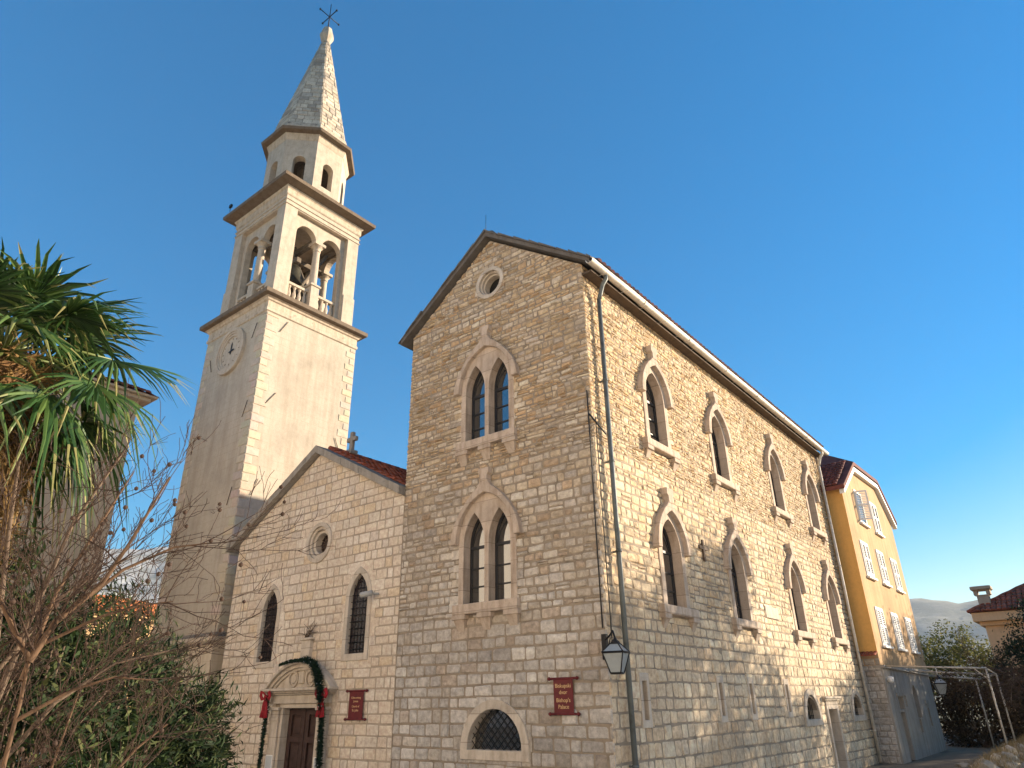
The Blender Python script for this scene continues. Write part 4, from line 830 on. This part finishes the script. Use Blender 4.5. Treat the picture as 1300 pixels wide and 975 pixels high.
def shuttered(y, z, opened=False, w=1.15, h=1.45):
    mb = MB(); b = MB(); b.mesh(plate(rect(-w/2-.10, -.10, w/2+.10, h+.10), [rect(-w/2, 0, w/2, h)], .05), T((0, -.02, 0))); b.box((-w/2-.18, -.14, -.20), (w/2+.18, .0, -.102), bev=.01); side(mb, b)
    win = mb.build('window', M['white'], yh, (0, y, z)); 
    mb = MB(); b = MB(); b.box((-w/2, -.012, 0), (w/2, -.002, h)); side(mb, b); mb.build('pane', M['glass'], win)
    for s in (-1, 1):
        if opened and s > 0: continue
        mb = MB(); b = MB(); x0, x1 = (-w/2, -.01) if s < 0 else (.01, w/2)
        b.mesh(plate(rect(x0, 0, x1, h), [rect(x0+.07, .08, x1-.07, h/2-.04), rect(x0+.07, h/2+.04, x1-.07, h-.08)], .04), T((0, -.055, 0)))
        for k in range(15):
            zz = .11+k*(h-.2)/15
            if abs(zz+.03-h/2) > .06: b.add([(x0+.07, -.07, zz), (x1-.07, -.07, zz), (x1-.07, -.035, zz+.05), (x0+.07, -.035, zz+.05)], [(0, 1, 2, 3)])
        if opened: b.v = [tuple(Matrix.Rotation(R(-75), 4, 'Z') @ (Vector(v)-Vector((-w/2, 0, 0)))+Vector((-w/2, 0, 0))) for v in b.v]
        side(mb, b); mb.build('shutter', M['white'], win)
for z, yy in ((4.62, (1.9, 4.9, 7.9)), (7.62, (1.9, 4.9, 7.9)), (10.30, (3.0, 6.0))):
    for y in yy: shuttered(y, z, z > 10 and y < 4)
# its grey rendered ground floor
mb = MB(); b = MB(); b.mesh(plate(rect(-.0, 0, 9.7, 3.58), [shift(lancet(.95, 1.55, 2.4, 2.95), 5.3), rect(1.6, 1.95, 2.6, 2.45), rect(2.9, 2.05, 3.2, 2.5), rect(7.4, 1.15, 7.75, 1.95), rect(4.9, .95, 5.3, 1.5), rect(1.5, 0, 2.3, 1.85)], .35), T((0, .115, 0))); side(mb, b)
mb.box((-13, .01, 0), (-.30, 9.7, 3.58)); mb.build('ground_floor', M['grey_render'], yh)
for (y0, z0, y1, z1) in ((4.7, 1.5, 5.9, 3.0), (1.55, 1.9, 2.65, 2.5), (2.85, 2.0, 3.25, 2.55), (7.35, 1.1, 7.8, 2.0), (4.85, .9, 5.35, 1.49), (1.45, 0, 2.35, 1.89)):
    mb = MB(); b = MB(); b.box((y0, .16, z0), (y1, .18, z1)); side(mb, b); mb.build('opening_dark_sheet', M['void'], yh)  # near-black sheets paint the darkness inside the openings
mb = MB(); b = MB(); b.box((-.05, -.16, 3.58), (9.8, .3, 3.68)); b.box((7.1, -.12, 2.12), (8.1, .0, 2.3)); b.box((1.4, -.10, 2.5), (2.9, .0, 2.6)); side(mb, b); mb.build('ledge', M['grey_render'], yh)
mb = MB(); tile_rows(mb, (-.95, -.40, 4.0), (1, 0, 0), Vector((0, .8, .35)).normalized(), 1.0, .5, 0, sp=.16); mb.build('tile_canopy', M['tile'], yh)
mb = MB(); rg = random.Random(3); b = MB(); masonry(mb, lambda u, v, w: (u, -.01-w, v), -.82, 0, 0, 3.95, lambda v: dict(h=(.2, .3), w=(.25, .5), relief=(.01, .03), joint=.02, rough=.5), pal_tint, (), (), 0, 5); mb.build('stone_base', M['palace'], yh)

ph = thing('peach_house', 'low peach house with red hipped roof at the right edge, behind the ivy', 'house', (1.9, 45, 0))
mb = MB(); mb.box((.55, .6, 0), (13, 12, 7.0)); mb.build('wall', M['peach'], ph); mb = MB(); mb.box((.0, .0, 7.05), (13.6, 12.6, 7.62), bev=.03); mb.box((.30, .35, 6.78), (13.3, 12.3, 7.048), bev=.02); mb.build('cornice', M['peach'], ph)
mb = MB(); e = 7.66; ap = [(6.3, 6.3), (7.3, 6.3)]; zt = e+6.5*.52
mb.add([(-.15, -.15, e), (13.75, -.15, e), (13.75, 12.75, e), (-.15, 12.75, e), (6.3, 6.3, zt), (7.3, 6.3, zt)], [(0, 1, 5, 4), (1, 2, 5), (2, 3, 4, 5), (3, 0, 4), (3, 2, 1, 0)], 0)
u = Vector((0, 6.45, zt-e)).normalized()
for k in range(42):
    x = .0+k*.31; H = min((x+.15)/6.45, (13.75-x)/6.45, 1)*math.hypot(6.45, zt-e)
    if H > .4: tile_rows(mb, (x, -.17, e+.01), (1, 0, 0), u, .31, H, 0, sp=.31, row=.5, seed=k)
for a, b2 in (((-.15, -.15, e+.05), (6.3, 6.3, zt+.06)),): mb.tube([Vector(a).lerp(Vector(b2), t) for t in np.linspace(0, 1, 16)], [.13 if i % 2 else .10 for i in range(16)], 8)
mb.build('roof', M['tile'], ph)
mb = MB(); mb.loft((.9, 1.1), [(.36, 7.5), (.36, 8.75), (.40, 8.78), (.40, 8.84)], 4)
for s in (-1, 1): mb.box((.9+s*.50, .7, 8.84), (.9+s*.26, 1.5, 9.14)); 
mb.loft((.9, 1.1), [(.52, 9.141), (.62, 9.20), (.62, 9.38), (.5, 9.42)], 4); mb.build('chimney', M['beige'], ph)

# pergola with its vines and hanging lamp
pg = thing('pergola', 'bare pale steel tube pergola leaning on the grey wall at the end of the yard', 'pergola', (HX, 20.7, 0))
def tb(name, path, r, par=pg, mat='steel'): m_ = MB(); m_.tube(path, r, 8); return m_.build(name, M[mat], par)
tb('beam', [(.05, 0, 3.64), (3.76, 0, 3.42)], .034); tb('beam', [(.1, 9.4, 3.42), (2.3, 9.4, 3.2)], .045); tb('beam', [(.12, 0, 3.60), (.12, 9.4, 3.44)], .035); tb('beam', [(3.72, 0, 3.44), (3.5, 5.2, 3.30), (2.3, 9.4, 3.2)], .035)
tb('beam', [(.1, 4.6, 3.54), (3.5, 5.2, 3.30)], .035)
for x, y, z0, z1 in ((3.74, 0, .85, 3.42), (3.5, 5.2, .7, 3.3), (2.15, 9.4, .3, 3.2)): tb('post', [(x, y, 0), (x, y, z1)], .034)
tb('brace', [(3.74, 0, 3.0), (3.35, 0, 3.42)], .018)
for k in range(9): tb('wire', [(.3+k*.38, 0, 3.62-.06*k*.38), (.3+k*.25, 9.4, 3.4-.05*k*.25)], .010)
hl = thing('hanging_lamp', 'pale glazed lantern hanging under the pergola beam at the right', 'lantern', (2.35, 23.6, 2.95), R(20)); lantern(hl, .95)
mb = MB(); mb.tube([(0, 0, .34), (0, 0, .62)], .02, 6); mb.build('hanger', M['white'], hl)
wl_ = thing('wall_lamp', 'tiny white wall lamp at the top corner of the grey ground floor', 'lamp', (HX+.02, 20.95, 3.15)); mb = MB(); mb.box((0, -.05, -.05), (.12, .05, .05), bev=.01); mb.build('mount', M['white'], wl_); mb = MB(); mb.loft((.18, 0), [(.05, -.16), (.11, -.10), (.11, .06), (.04, .10)], 10, smooth=True); mb.build('shade', M['white'], wl_)

# ---------------------------------------------------------------- buildings at the left and behind the camera
def simple_house(name, label, x0, y0, x1, y1, h, rise, wall, tile, ov=.5, rows=True):
    t = thing(name, label, 'house', (x0, y0, 0)); X, Y = x1-x0, y1-y0
    mb = MB(); mb.box((0, 0, 0), (X, Y, h)); mb.build('wall', wall, t); mb = MB(); mb.box((-ov*.6, -ov*.6, h), (X+ov*.6, Y+ov*.6, h+.16), bev=.02); mb.box((-ov*.95, -ov*.95, h+.161), (X+ov*.95, Y+ov*.95, h+.26), bev=.02); mb.build('cornice', wall, t)
    e = h+.265; q = min(X, Y)/2+ov; c = ((q-ov, Y/2), (X-q+ov, Y/2)) if X >= Y else ((X/2, q-ov), (X/2, Y-q+ov))
    vs = [(-ov, -ov, e), (X+ov, -ov, e), (X+ov, Y+ov, e), (-ov, Y+ov, e), (*c[0], e+rise), (*c[1], e+rise)]
    fs = [(0, 1, 5, 4), (1, 2, 5), (2, 3, 4, 5), (3, 0, 4), (3, 2, 1, 0)] if X >= Y else [(0, 1, 4), (1, 2, 5, 4), (2, 3, 5), (3, 0, 4, 5), (3, 2, 1, 0)]
    mb = MB(); mb.add(vs, fs)
    sides = (((X+ov, -ov), (0, 1, 0), (-1, 0), Y+2*ov), ((X+ov, Y+ov), (-1, 0, 0), (0, -1), X+2*ov), ((-ov, -ov), (1, 0, 0), (0, 1), X+2*ov))
    for (ox, oy), a, iv, L in sides:
        u = Vector((iv[0]*q, iv[1]*q, rise)).normalized(); full = math.hypot(q, rise)
        for k in range(int(L/.3)):
            s = .15+k*.3; H = min(s, L-s, q)/q*full
            if H > .3: tile_rows(mb, (ox+a[0]*(s-.15), oy+a[1]*(s-.15), e+.01), a, u, .3, H, 0, sp=.3, row=.5, seed=k)
    mb.build('roof', tile, t); return t
bh = simple_house('beige_house', 'tall beige house with projecting tiled eave behind the palm', -34, -11, -22.5, -1.9, 15.0, 2.2, M['beige'], M['tile_d'], .6)
th_ = simple_house('tiled_house', 'far low house with sunlit orange tiles between beige house and tower', -46, -3, -33.5, 12, 6.9, 1.7, M['peach'], M['tile_o'], .4)
cw = thing('bounce_wall', 'unseen high pale wall added across the square to bounce sunlight onto the palace', 'wall', (2, -22.5, 0))  # added out of view, tall and pale to bounce warm light onto the fronts
M['bounce'] = m_plaster('citadel limestone', (.76, .705, .63), .06, True, .1)
mb = MB(); mb.box((-34, -3, 0), (38, 0, 18)); mb.build('wall', M['bounce'], cw)
mb = MB(); mb.box((-34.3, -3.3, 18.002), (38.3, .25, 18.4), bev=.03); mb.build('coping', M['pale'], cw)
mb = MB(); mb.box((-34, .001, 0), (38, .22, 1.1)); mb.build('plinth', M['pale'], cw)
w0 = None
for x in (-26, -18, -10, -2, 6, 14, 22, 30):
    if w0 is None: mb = MB(); mb.mesh(plate(round_arch(1.5, 5.8, 7.6), [round_arch(1.1, 6.0, 7.6)], .2), T((0, .08, 0))); w0 = mb.build('window', M['pale'], cw, (x, 0, 0), PI); mb = MB(); mb.mesh(plate(round_arch(1.12, 6.0, 7.6), (), .02), T((0, -.02, 0))); mb.build('pane', M['glass'], w0)
    else: copy_tree(w0, cw).location = (x, 0, 0)
gw = thing('garden_wall', 'low pale garden wall with a slatted blue gate, hidden behind the left shrubs', 'wall', (-4.4, -10.5, 0))
mb = MB(); mb.box((0, -4.0, 0), (.35, .9, 2.35), bev=.02); mb.box((0, 2.0, 0), (.35, 2.5, 2.35), bev=.02); mb.build('wall', M['beige'], gw); mb = MB(); mb.box((-.06, -4.0, 2.352), (.42, 2.55, 2.46), bev=.02); mb.build('coping', M['pale'], gw)
M['blue'] = m_flat('faded blue paint', (.22, .30, .38), .6, .15, 5, .1); mb = MB(); mb.box((.10, .92, 0), (.16, 1.98, 2.3)); [mb.box((.161, .96+k*.17, .05), (.185, .96+k*.17+.14, 2.25), bev=.006) for k in range(6)]; mb.build('gate', M['blue'], gw)

# ---------------------------------------------------------------- plants
def branch(mb, p, d, L, r, depth, rg, m=0, kids=4, up=.25, spread=.75, jit=.22, tips=None, rmin=.0035):
    pts = [Vector(p)]; d = Vector(d).normalized(); n = 5; rr = [r]
    for i in range(n):
        d = (d+Vector((rg.gauss(0, jit), rg.gauss(0, jit), rg.gauss(0, jit)+up*.12))).normalized(); pts.append(pts[-1]+d*L/n); rr.append(max(rmin*.8, r*(1-.62*(i+1)/n)))
    mb.tube(pts, rr, 5 if r > .012 else 4, m, cap=False)
    if depth == 0:
        if tips is not None: tips.append((pts[-1], d))
        return
    for k in range(kids):
        i = rg.randint(1, n); a = Vector((rg.gauss(0, 1), rg.gauss(0, 1), rg.gauss(0, 1))).normalized(); dd = (d+a*spread+Vector((0, 0, up))).normalized()
        branch(mb, pts[i], dd, L*rg.uniform(.45, .72), max(rmin, rr[i]*rg.uniform(.5, .72)), depth-1, rg, m, kids, up, spread, jit, tips, rmin)
# fan palm
pp = thing('fan_palm', 'fan palm with shaggy trunk and drooping green fronds at the left edge', 'palm', (1.95, -12.35, .22))
mb = MB(); rg = random.Random(8); mb.tube([(0, 0, 0), (.02, .0, 1.5), (0, .02, 3.2), (.0, 0, 4.75)], [.17, .17, .20, .24], 14); mb.build('trunk', M['fibre'], pp)
n = 2600; zz = nrng.uniform(2.4, 4.9, n); q = nrng.uniform(0, 2*PI, n); r_ = .16+.05*(zz-2.4)/2.4+nrng.uniform(0, .09, n)
leaf_mesh('trunk_fibre', np.c_[r_*np.cos(q), r_*np.sin(q), zz], np.c_[-np.sin(q), np.cos(q), nrng.normal(0, .4, n)], nrng.uniform(.10, .34, n), .018, nrng.uniform(0, 1, n), M['palm_old'], pp, np.c_[np.cos(q)*.8, np.sin(q)*.8, nrng.uniform(-1.0, .5, n)], .2)
def frond(az, el, plen, rad, roll=0, dry=False, sag=.35, seed=0):
    rg = random.Random(seed); mb = MB(); o = Vector((0, 0, 4.9)); d = Vector((math.cos(R(az))*math.cos(R(el)), math.sin(R(az))*math.cos(R(el)), math.sin(R(el))))
    h1 = o+d*plen*.5+Vector((0, 0, .03)); hub = o+d*plen+Vector((0, 0, -plen*.16)); mb.tube([o, h1, hub], [.016, .012, .010], 5, 0, (.75,)*3)
    d2 = (hub-h1).normalized(); s = d2.cross(Vector((0, 0, 1))).normalized(); n_ = s.cross(d2).normalized(); Rm = Matrix.Rotation(R(roll), 3, d2); s = Rm @ s; n_ = Rm @ n_
    N = 34
    for i in range(N):
        a = R(-128+256*i/(N-1)); ll = rad*(1-.30*abs(a)/R(128))*rg.uniform(.9, 1.06); dd = (d2*math.cos(a)+s*math.sin(a)+n_*.10*math.cos(a*2)).normalized(); sd = n_.cross(dd).normalized(); vs = []; sg = sag*rg.uniform(.3, 2.2)
        for k, (t, w) in enumerate(((0.02, .007), (.25, .017), (.5, .019), (.75, .012), (1, .0015))):
            c = hub+dd*ll*t+Vector((0, 0, -sg*ll*max(0, t-.3)**2*1.6))
            if t > .5: c += Vector((rg.gauss(0, .012), rg.gauss(0, .012), 0))
            vs += [c+sd*w-n_*w*.35, c+n_*w*.30, c-sd*w-n_*w*.35]
        f = [q for k in range(4) for q in ((3*k, 3*k+1, 3*k+4, 3*k+3), (3*k+1, 3*k+2, 3*k+5, 3*k+4))]
        t_ = rg.uniform(.0, .62); mb.add(vs, f[:6], 0, (t_, t_, t_)); t_ = rg.uniform(.8, 1) if rg.random() < .4 else t_; mb.add(vs, f[6:], 0, (t_, t_, t_))
    return mb.build('frond', M['palm_old'] if dry else M['palm'], pp, fix=False)
FR = [(74, 20, .82, .80, 25), (96, 60, .55, .75, 0), (60, 78, .4, .75, 0), (120, 35, .7, .72, -30), (50, -8, .75, .70, 20), (88, -22, .75, .66, -15), (20, 30, .7, .7, 10), (-10, 5, .7, .7, 0), (-40, 35, .65, .72, 15), (-75, 10, .7, .7, 0), (150, 10, .7, .7, 10), (180, 40, .65, .7, 0), (215, 15, .7, .7, 0), (-110, 45, .6, .7, 0), (105, 8, .8, .7, 35), (66, -40, .72, .62, 0), (25, -30, .7, .62, 0), (110, -48, .7, .6, 0), (-20, -35, .7, .6, 0), (250, -20, .7, .66, 0), (-60, 65, .5, .7, 0), (140, 62, .5, .7, 0), (80, 42, .62, .74, -20), (40, 45, .6, .72, 30), (-30, 70, .4, .7, 0), (5, 60, .55, .7, 0)]
for i, (az, el, pl, rd, rl) in enumerate(FR): frond(az, el, pl, rd, rl, False, .35+.4*(el < 0), i)
for i, (az, el) in enumerate(((70, -70), (-30, -60), (150, -64), (20, -66))): frond(az, el, .7, .55, 0, True, .5, 100+i)
# bare shrubs in front of it
def shrub(name, label, base, limbs, seed, mats, depth=3, kids=4, pods=0, group=None, spread=.75, up=.25):
    t = thing(name, label, 'shrub', base, group=group); rg = random.Random(seed); mb = MB(); tw = MB(); tips = []; B = Vector(base)
    for path, r in limbs:
        P = [Vector(p)-B for p in path]; k = len(P); mb.tube(P, [r*(1-.7*i/(k-1)) for i in range(k)], 7, cap=False)
        for i in range(1, k):
            for _ in range(kids):
                tt = rg.random(); q = P[i-1].lerp(P[i], tt); d = (P[i]-P[i-1]).normalized()+Vector((rg.gauss(0, .6), rg.gauss(0, .6), rg.gauss(.15, .5)))
                branch(tw, q, d, rg.uniform(.28, .58), max(.004, r*(1-.7*i/(k-1))*.5), depth-1, rg, 0, 3, up, spread, .16, tips, .0022)
    for p, d in rg.sample(tips, min(pods, len(tips))): tw.loft((p.x, p.y), [(.002, p.z-.014), (.012, p.z-.006), (.012, p.z+.006), (.002, p.z+.016)], 6, smooth=True)
    mb.build('stem', mats[0], t); tw.build('twig', mats[1], t, fix=False)
    return t
shrub('bare_shrub', 'large leafless shrub with long reaching branches and seed pods, front left', (3.58, -12.1, 0), [
    ([(3.58, -12.10, 0), (3.58, -12.10, 1.4), (3.58, -12.10, 2.5), (3.58, -12.11, 2.72)], .019),
    ([(3.58, -12.11, 2.70), (3.60, -12.03, 2.92), (3.67, -11.85, 3.15), (3.70, -11.76, 3.40), (3.76, -11.62, 3.86)], .022),
    ([(3.62, -11.98, 2.98), (3.70, -11.76, 3.24), (3.80, -11.52, 3.40), (3.90, -11.34, 3.44)], .013),
    ([(3.58, -12.11, 2.72), (3.55, -12.20, 2.84), (3.50, -12.36, 3.1), (3.40, -12.5, 3.6)], .018),
    ([(3.59, -12.06, 2.80), (3.75, -11.85, 2.95), (3.85, -11.68, 3.02), (3.92, -11.52, 3.05)], .011),
    ([(3.58, -12.1, 2.4), (3.7, -11.9, 2.55), (3.8, -11.72, 2.62), (3.88, -11.5, 2.60)], .012),
    ([(3.57, -12.12, 2.6), (3.40, -12.0, 3.1), (3.3, -11.8, 3.6), (3.25, -11.65, 4.0)], .014)], 5, (M['pale_twig'], M['twig']), 3, 3, 60)
shrub('bare_shrub', 'tangled leafless shrub with reddish twigs in front of the palm trunk', (2.6, -11.95, 0), [
    ([(2.6, -11.95, 0), (2.58, -11.93, 1.6), (2.55, -12.0, 2.9), (2.52, -12.1, 3.6), (2.51, -12.2, 4.4)], .030),
    ([(2.57, -11.95, 2.2), (2.6, -11.85, 3.0), (2.64, -11.75, 3.7), (2.72, -11.55, 4.3)], .024),
    ([(2.57, -11.95, 1.9), (2.7, -11.6, 2.5), (2.8, -11.3, 2.75), (2.95, -10.95, 2.85)], .020),
    ([(2.58, -11.95, 2.6), (2.50, -12.2, 3.2), (2.45, -12.4, 3.9)], .020),
    ([(2.58, -11.95, 2.7), (2.66, -11.7, 3.2), (2.80, -11.35, 3.5)], .016)], 15, (M['bark'], M['twig']), 3, 5, 20)
shrub('bare_shrub', 'low sunbleached leafless shrub at the bottom left corner', (3.0, -11.6, 0), [
    ([(3.0, -11.6, 0), (2.95, -11.5, 1.0), (2.85, -11.4, 1.8), (2.92, -11.1, 2.2), (3.0, -10.95, 2.35)], .020),
    ([(2.95, -11.5, 1.0), (2.8, -11.8, 1.7), (2.7, -12.0, 2.4)], .018),
    ([(2.95, -11.5, 1.2), (3.05, -11.3, 1.8), (3.1, -11.1, 2.1)], .014),
    ([(2.95, -11.5, 1.3), (2.85, -11.6, 2.0), (2.8, -11.5, 2.6)], .014)], 25, (M['pale_twig'], M['twig']), 3, 5, 0)
shrub('bare_shrub', 'dense brown brush of fine dead twigs low at the left edge', (2.2, -11.9, 0), [
    ([(2.2, -11.9, 0), (2.2, -11.9, 1.0), (2.15, -11.8, 2.0), (2.2, -11.7, 2.9)], .022),
    ([(2.2, -11.9, .8), (2.3, -11.6, 1.6), (2.3, -11.3, 2.3), (2.3, -11.1, 2.6)], .02), ([(2.2, -11.9, .8), (2.1, -12.2, 1.8), (2.1, -12.4, 2.8)], .02)], 35, (M['bark'], M['twig']), 4, 7, 0, spread=.9)
def bush(name, label, blobs, n, L, Wd, mat, cat='bush', stems=(), group=None, shell=.35, bark='bark', tr=(0, 1)):
    b0 = blobs[0]; t = thing(name, label, cat, (b0[0], b0[1], 0), group=group); base = np.array([b0[0], b0[1], 0])
    p, nn = blob_points(n, blobs, shell); d = p-np.array(b0[:3])+nrng.normal(size=p.shape)*np.mean(b0[3:6])*.6+np.array([0, 0, .4])
    leaf_mesh('foliage', p-base, nn, L*nrng.uniform(.6, 1.2, len(p)), Wd, nrng.uniform(tr[0], tr[1], len(p))**1.4, mat, t, d, .12)
    mb = MB(); rg = random.Random(len(label))
    for b in blobs:
        for k in range(4):
            top = Vector((b[0]-base[0]+rg.uniform(-.5, .5)*b[3], b[1]-base[1]+rg.uniform(-.5, .5)*b[4], b[2]+rg.uniform(.1, .7)*b[5])); bot = Vector((rg.uniform(-.15, .15), rg.uniform(-.15, .15), 0))
            mb.tube([bot, bot.lerp(top, .5)+Vector((rg.uniform(-.1, .1), rg.uniform(-.1, .1), 0)), top], [.035, .025, .008], 5)
    mb.build('stems', M[bark], t); return t
bush('oleander_bush', 'dark green oleander bush with narrow leaves in front of the tower base', [(-1.5, -8.75, 2.15, .7, .7, .75), (-1.35, -8.35, 2.05, .5, .5, .75), (-1.7, -9.35, 3.0, .65, .65, .85), (-.9, -10.2, 2.8, .6, .55, .9), (-1.3, -8.25, 1.2, .7, .6, 1.2)], 13000, .17, .026, M['oleander'])
bush('oleander_bush', 'broad dark oleander thicket behind the bare shrubs at lower left', [(.4, -11.0, 2.3, .9, 1.1, 1.1), (.1, -10.1, 2.3, .8, .8, 1.2), (.6, -12.0, 2.7, .8, 1.0, 1.4), (-.2, -9.7, 1.6, .8, .7, 1.3), (.9, -11.2, 1.0, 1.2, 1.4, 1.1)], 15000, .16, .026, M['oleander'])
bush('leafy_shrub', 'mixed green shrub with yellowing leaves beneath the palm', [(1.5, -11.4, 2.6, .5, .6, .8), (1.8, -12.1, 3.0, .5, .6, .9), (2.0, -11.5, 1.8, .6, .8, .9), (1.9, -12.4, 1.7, .8, .8, 1.4)], 7500, .11, .034, M['oleander'], tr=(.2, 1))

# right-hand plants
bush('olive_bush', 'rounded sunlit yellow green bush beyond the pergola', [(-1.8, 62, 5.0, 3.2, 2.6, 3.1), (.8, 61, 4.2, 2.4, 2.2, 2.7), (-4.6, 62, 4.8, 2.6, 2.2, 3.0)], 9000, .30, .15, M['olive'])
bush('ivy_tree', 'dense dark ivy covered tree hiding the peach house at the right edge', [(6.5, 37.5, 4.6, 2.2, 1.8, 2.7), (6.0, 37, 3.0, 2.4, 2.0, 2.2), (4.4, 37.2, 3.4, 1.2, 1.2, 1.9)], 16000, .16, .12, M['ivy'], 'tree', shell=.75)
bush('dry_hedge', 'dark brown withered creeper hedge behind the pergola', [(2.2, 33.2, 1.5, 1.6, .9, 1.7), (4.4, 33, 1.8, 1.6, .9, 1.9), (6.6, 32, 2.0, 1.6, 1.2, 2.0), (.9, 34.5, 1.8, 1.0, 1.0, 1.8), (3.4, 34.6, 1.6, 3.0, .8, 1.9)], 20000, .17, .11, M['dead'], 'hedge', shell=.6)
vn = thing('dry_vine', 'tangled leafless brown vine sprawling over the right end of the pergola', 'vine', (5.6, 22.5, 0)); rg = random.Random(31); mb = MB(); tips = []
for k in range(26):
    p = Vector((rg.uniform(-.6, .9), rg.uniform(-2.5, 5), rg.uniform(2.4, 3.4))); branch(mb, p, (rg.gauss(-.4, .8), rg.gauss(0, .8), rg.gauss(.0, .25)), rg.uniform(1.0, 2.2), .014, 2, rg, 0, 4, -.25, .8, .25, tips, .004)
for k in range(14):
    p = Vector((rg.uniform(-2.8, -.2), rg.uniform(-1.0, 6), 3.45)); branch(mb, p, (rg.gauss(0, .9), rg.gauss(0, .9), .02), rg.uniform(.8, 1.8), .012, 2, rg, 0, 4, -.02, .7, .22, tips, .004)
for k in range(5): x, y = rg.uniform(-.3, .7), rg.uniform(-1.5, 3); mb.tube([(x, y, 0), (x+.1, y, 1.2), (x-.05, y+.1, 2.4), (x-.3, y, 3.4)], [.05, .04, .03, .02], 6)
mb.build('stems', M['twig'], vn, fix=False)
pt = np.array([p for p, d in tips]); pt = pt[nrng.integers(0, len(pt), 1500)]+nrng.normal(0, .08, (1500, 3)); leaf_mesh('dead_leaves', pt, nrng.normal(size=(1500, 3)), .07, .05, nrng.uniform(0, 1, 1500), M['dead'], vn)
mb = MB(); rg = random.Random(17)
for k in range(240):
    y = rg.uniform(-6, 9); x = rg.gauss(.2, .55); z = max(.05, .75-abs(x-.3)*.75)*rg.uniform(.3, 1.05); s = rg.uniform(.12, .30); bm = bmesh.new(); bmesh.ops.create_icosphere(bm, subdivisions=1, radius=1)
    for v in bm.verts: v.co = Vector((v.co.x*s*rg.uniform(.8, 1.3), v.co.y*s*rg.uniform(.9, 1.5), v.co.z*s*rg.uniform(.5, .9)))
    c = rg.uniform(.8, 1.2); mb.bm(bm, 0, (.36*c, .32*c, .26*c), False, T((x, y, z)) @ RZ(rg.uniform(0, 6)))
rb = mb.build('rubble_bank', M['rubble'], None, (4.6, 19, 0)); rb['kind'] = 'stuff'
n = 5000; gx_, gy_ = nrng.normal(4.9, .7, n), nrng.uniform(12, 30, n); gz_ = np.maximum(0, .8-np.abs(gx_-4.9)*.75)
gr = leaf_mesh('dry_grass', np.c_[gx_, gy_, gz_], np.c_[nrng.normal(size=n), nrng.normal(size=n), nrng.uniform(-.2, .2, n)], nrng.uniform(.10, .32, n), .012, nrng.uniform(0, 1, n), M['grass'], None, np.c_[nrng.normal(0, .4, n), nrng.normal(0, .4, n), np.ones(n)], .2)
gr['kind'] = 'stuff'
# trees off to the right whose shade dapples the palace side
def tree(label, x, y, z, r, n, seed):
    t = thing('broad_tree', label, 'tree', (x, y, 0), group='trees along the right of the yard'); rg = random.Random(seed); mb = MB(); tips = []
    mb.tube([(0, 0, 0), (.1, .05, z*.4), (0, .1, z-r*.6)], [.26, .2, .15], 8)
    for k in range(7): branch(mb, (0, .05, z*.45+k*.25), (math.cos(k*2.4), math.sin(k*2.4), .9), r*1.1, .09, 2, rg, 0, 4, .2, .7, .15, tips, .012)
    mb.build('trunk', M['bark'], t, fix=False); P = np.array([p for p, d in tips]); i = nrng.integers(0, len(P), n); p = P[i]+nrng.normal(0, r*.14, (n, 3))
    leaf_mesh('crown', p, nrng.normal(size=(n, 3))+np.array([0, 0, .6]), nrng.uniform(.14, .26, n), .13, nrng.uniform(0, 1, n), M['tree'], t); return t
tree('leafy tree nearest the camera in the row right of the yard', 14.6, 21.6, 11.0, 3.6, 20000, 1)
tree('leafy tree second in the row right of the yard', 15.5, 27.5, 7.0, 3.0, 8000, 2)
tree('leafy tree third in the row right of the yard', 16, 35, 7.3, 3.0, 7000, 3)
tree('leafy tree last in the row right of the yard', 14.5, 42.5, 9.3, 3.8, 15000, 4)

# ---------------------------------------------------------------- mountains and air
def mountain(name, mat, a0, a1, r0, r1, prof, seed, na=110, nr=22):
    vs = []
    for i in range(na+1):
        az = R(a0+(a1-a0)*i/na)
        for j in range(nr+1):
            q = j/nr; r = r0+(r1-r0)*q; x, y = CAM.x+r*math.sin(az), CAM.y+r*math.cos(az)
            h = prof(math.degrees(az))*min(1, (q/.72))**1.15*(1 if q < .72 else 1-(q-.72)*1.2)
            nz = noise.fractal(Vector((x*.006+seed, y*.006, seed)), 1.0, 2.1, 6)*.16*prof(0)*min(1, q*3); vs.append((x, y, max(-2, h+nz*(.6 if .5 < q < .9 else 1))))
    m_ = nr+1; mb = MB(); mb.add(vs, [(i*m_+j, (i+1)*m_+j, (i+1)*m_+j+1, i*m_+j+1) for i in range(na) for j in range(nr)], smooth=True); return struct(mb.build(name, mat))
mountain('mountain', M['rock'], -112, -40, 700, 1700, lambda a: 262, 3.1)
mountain('far_hills', M['rock_far'], -38, 40, 1500, 3300, lambda a: 285, 9.7)
hz = MB(); hz.box((-3950, -3950, -1), (3950, 3950, 330)); hm = bpy.data.materials.new('haze'); hm.use_nodes = True; nt = hm.node_tree; nt.nodes.remove(nt.nodes['Principled BSDF'])
pv = nt.nodes.new('ShaderNodeVolumePrincipled'); pv.inputs['Color'].default_value = (.86, .93, 1, 1); pv.inputs['Density'].default_value = 1.5e-4; pv.inputs['Anisotropy'].default_value = .0; nt.links.new(pv.outputs[0], nt.nodes['Material Output'].inputs['Volume'])
ho = hz.build('haze', hm); ho['kind'] = 'stuff'
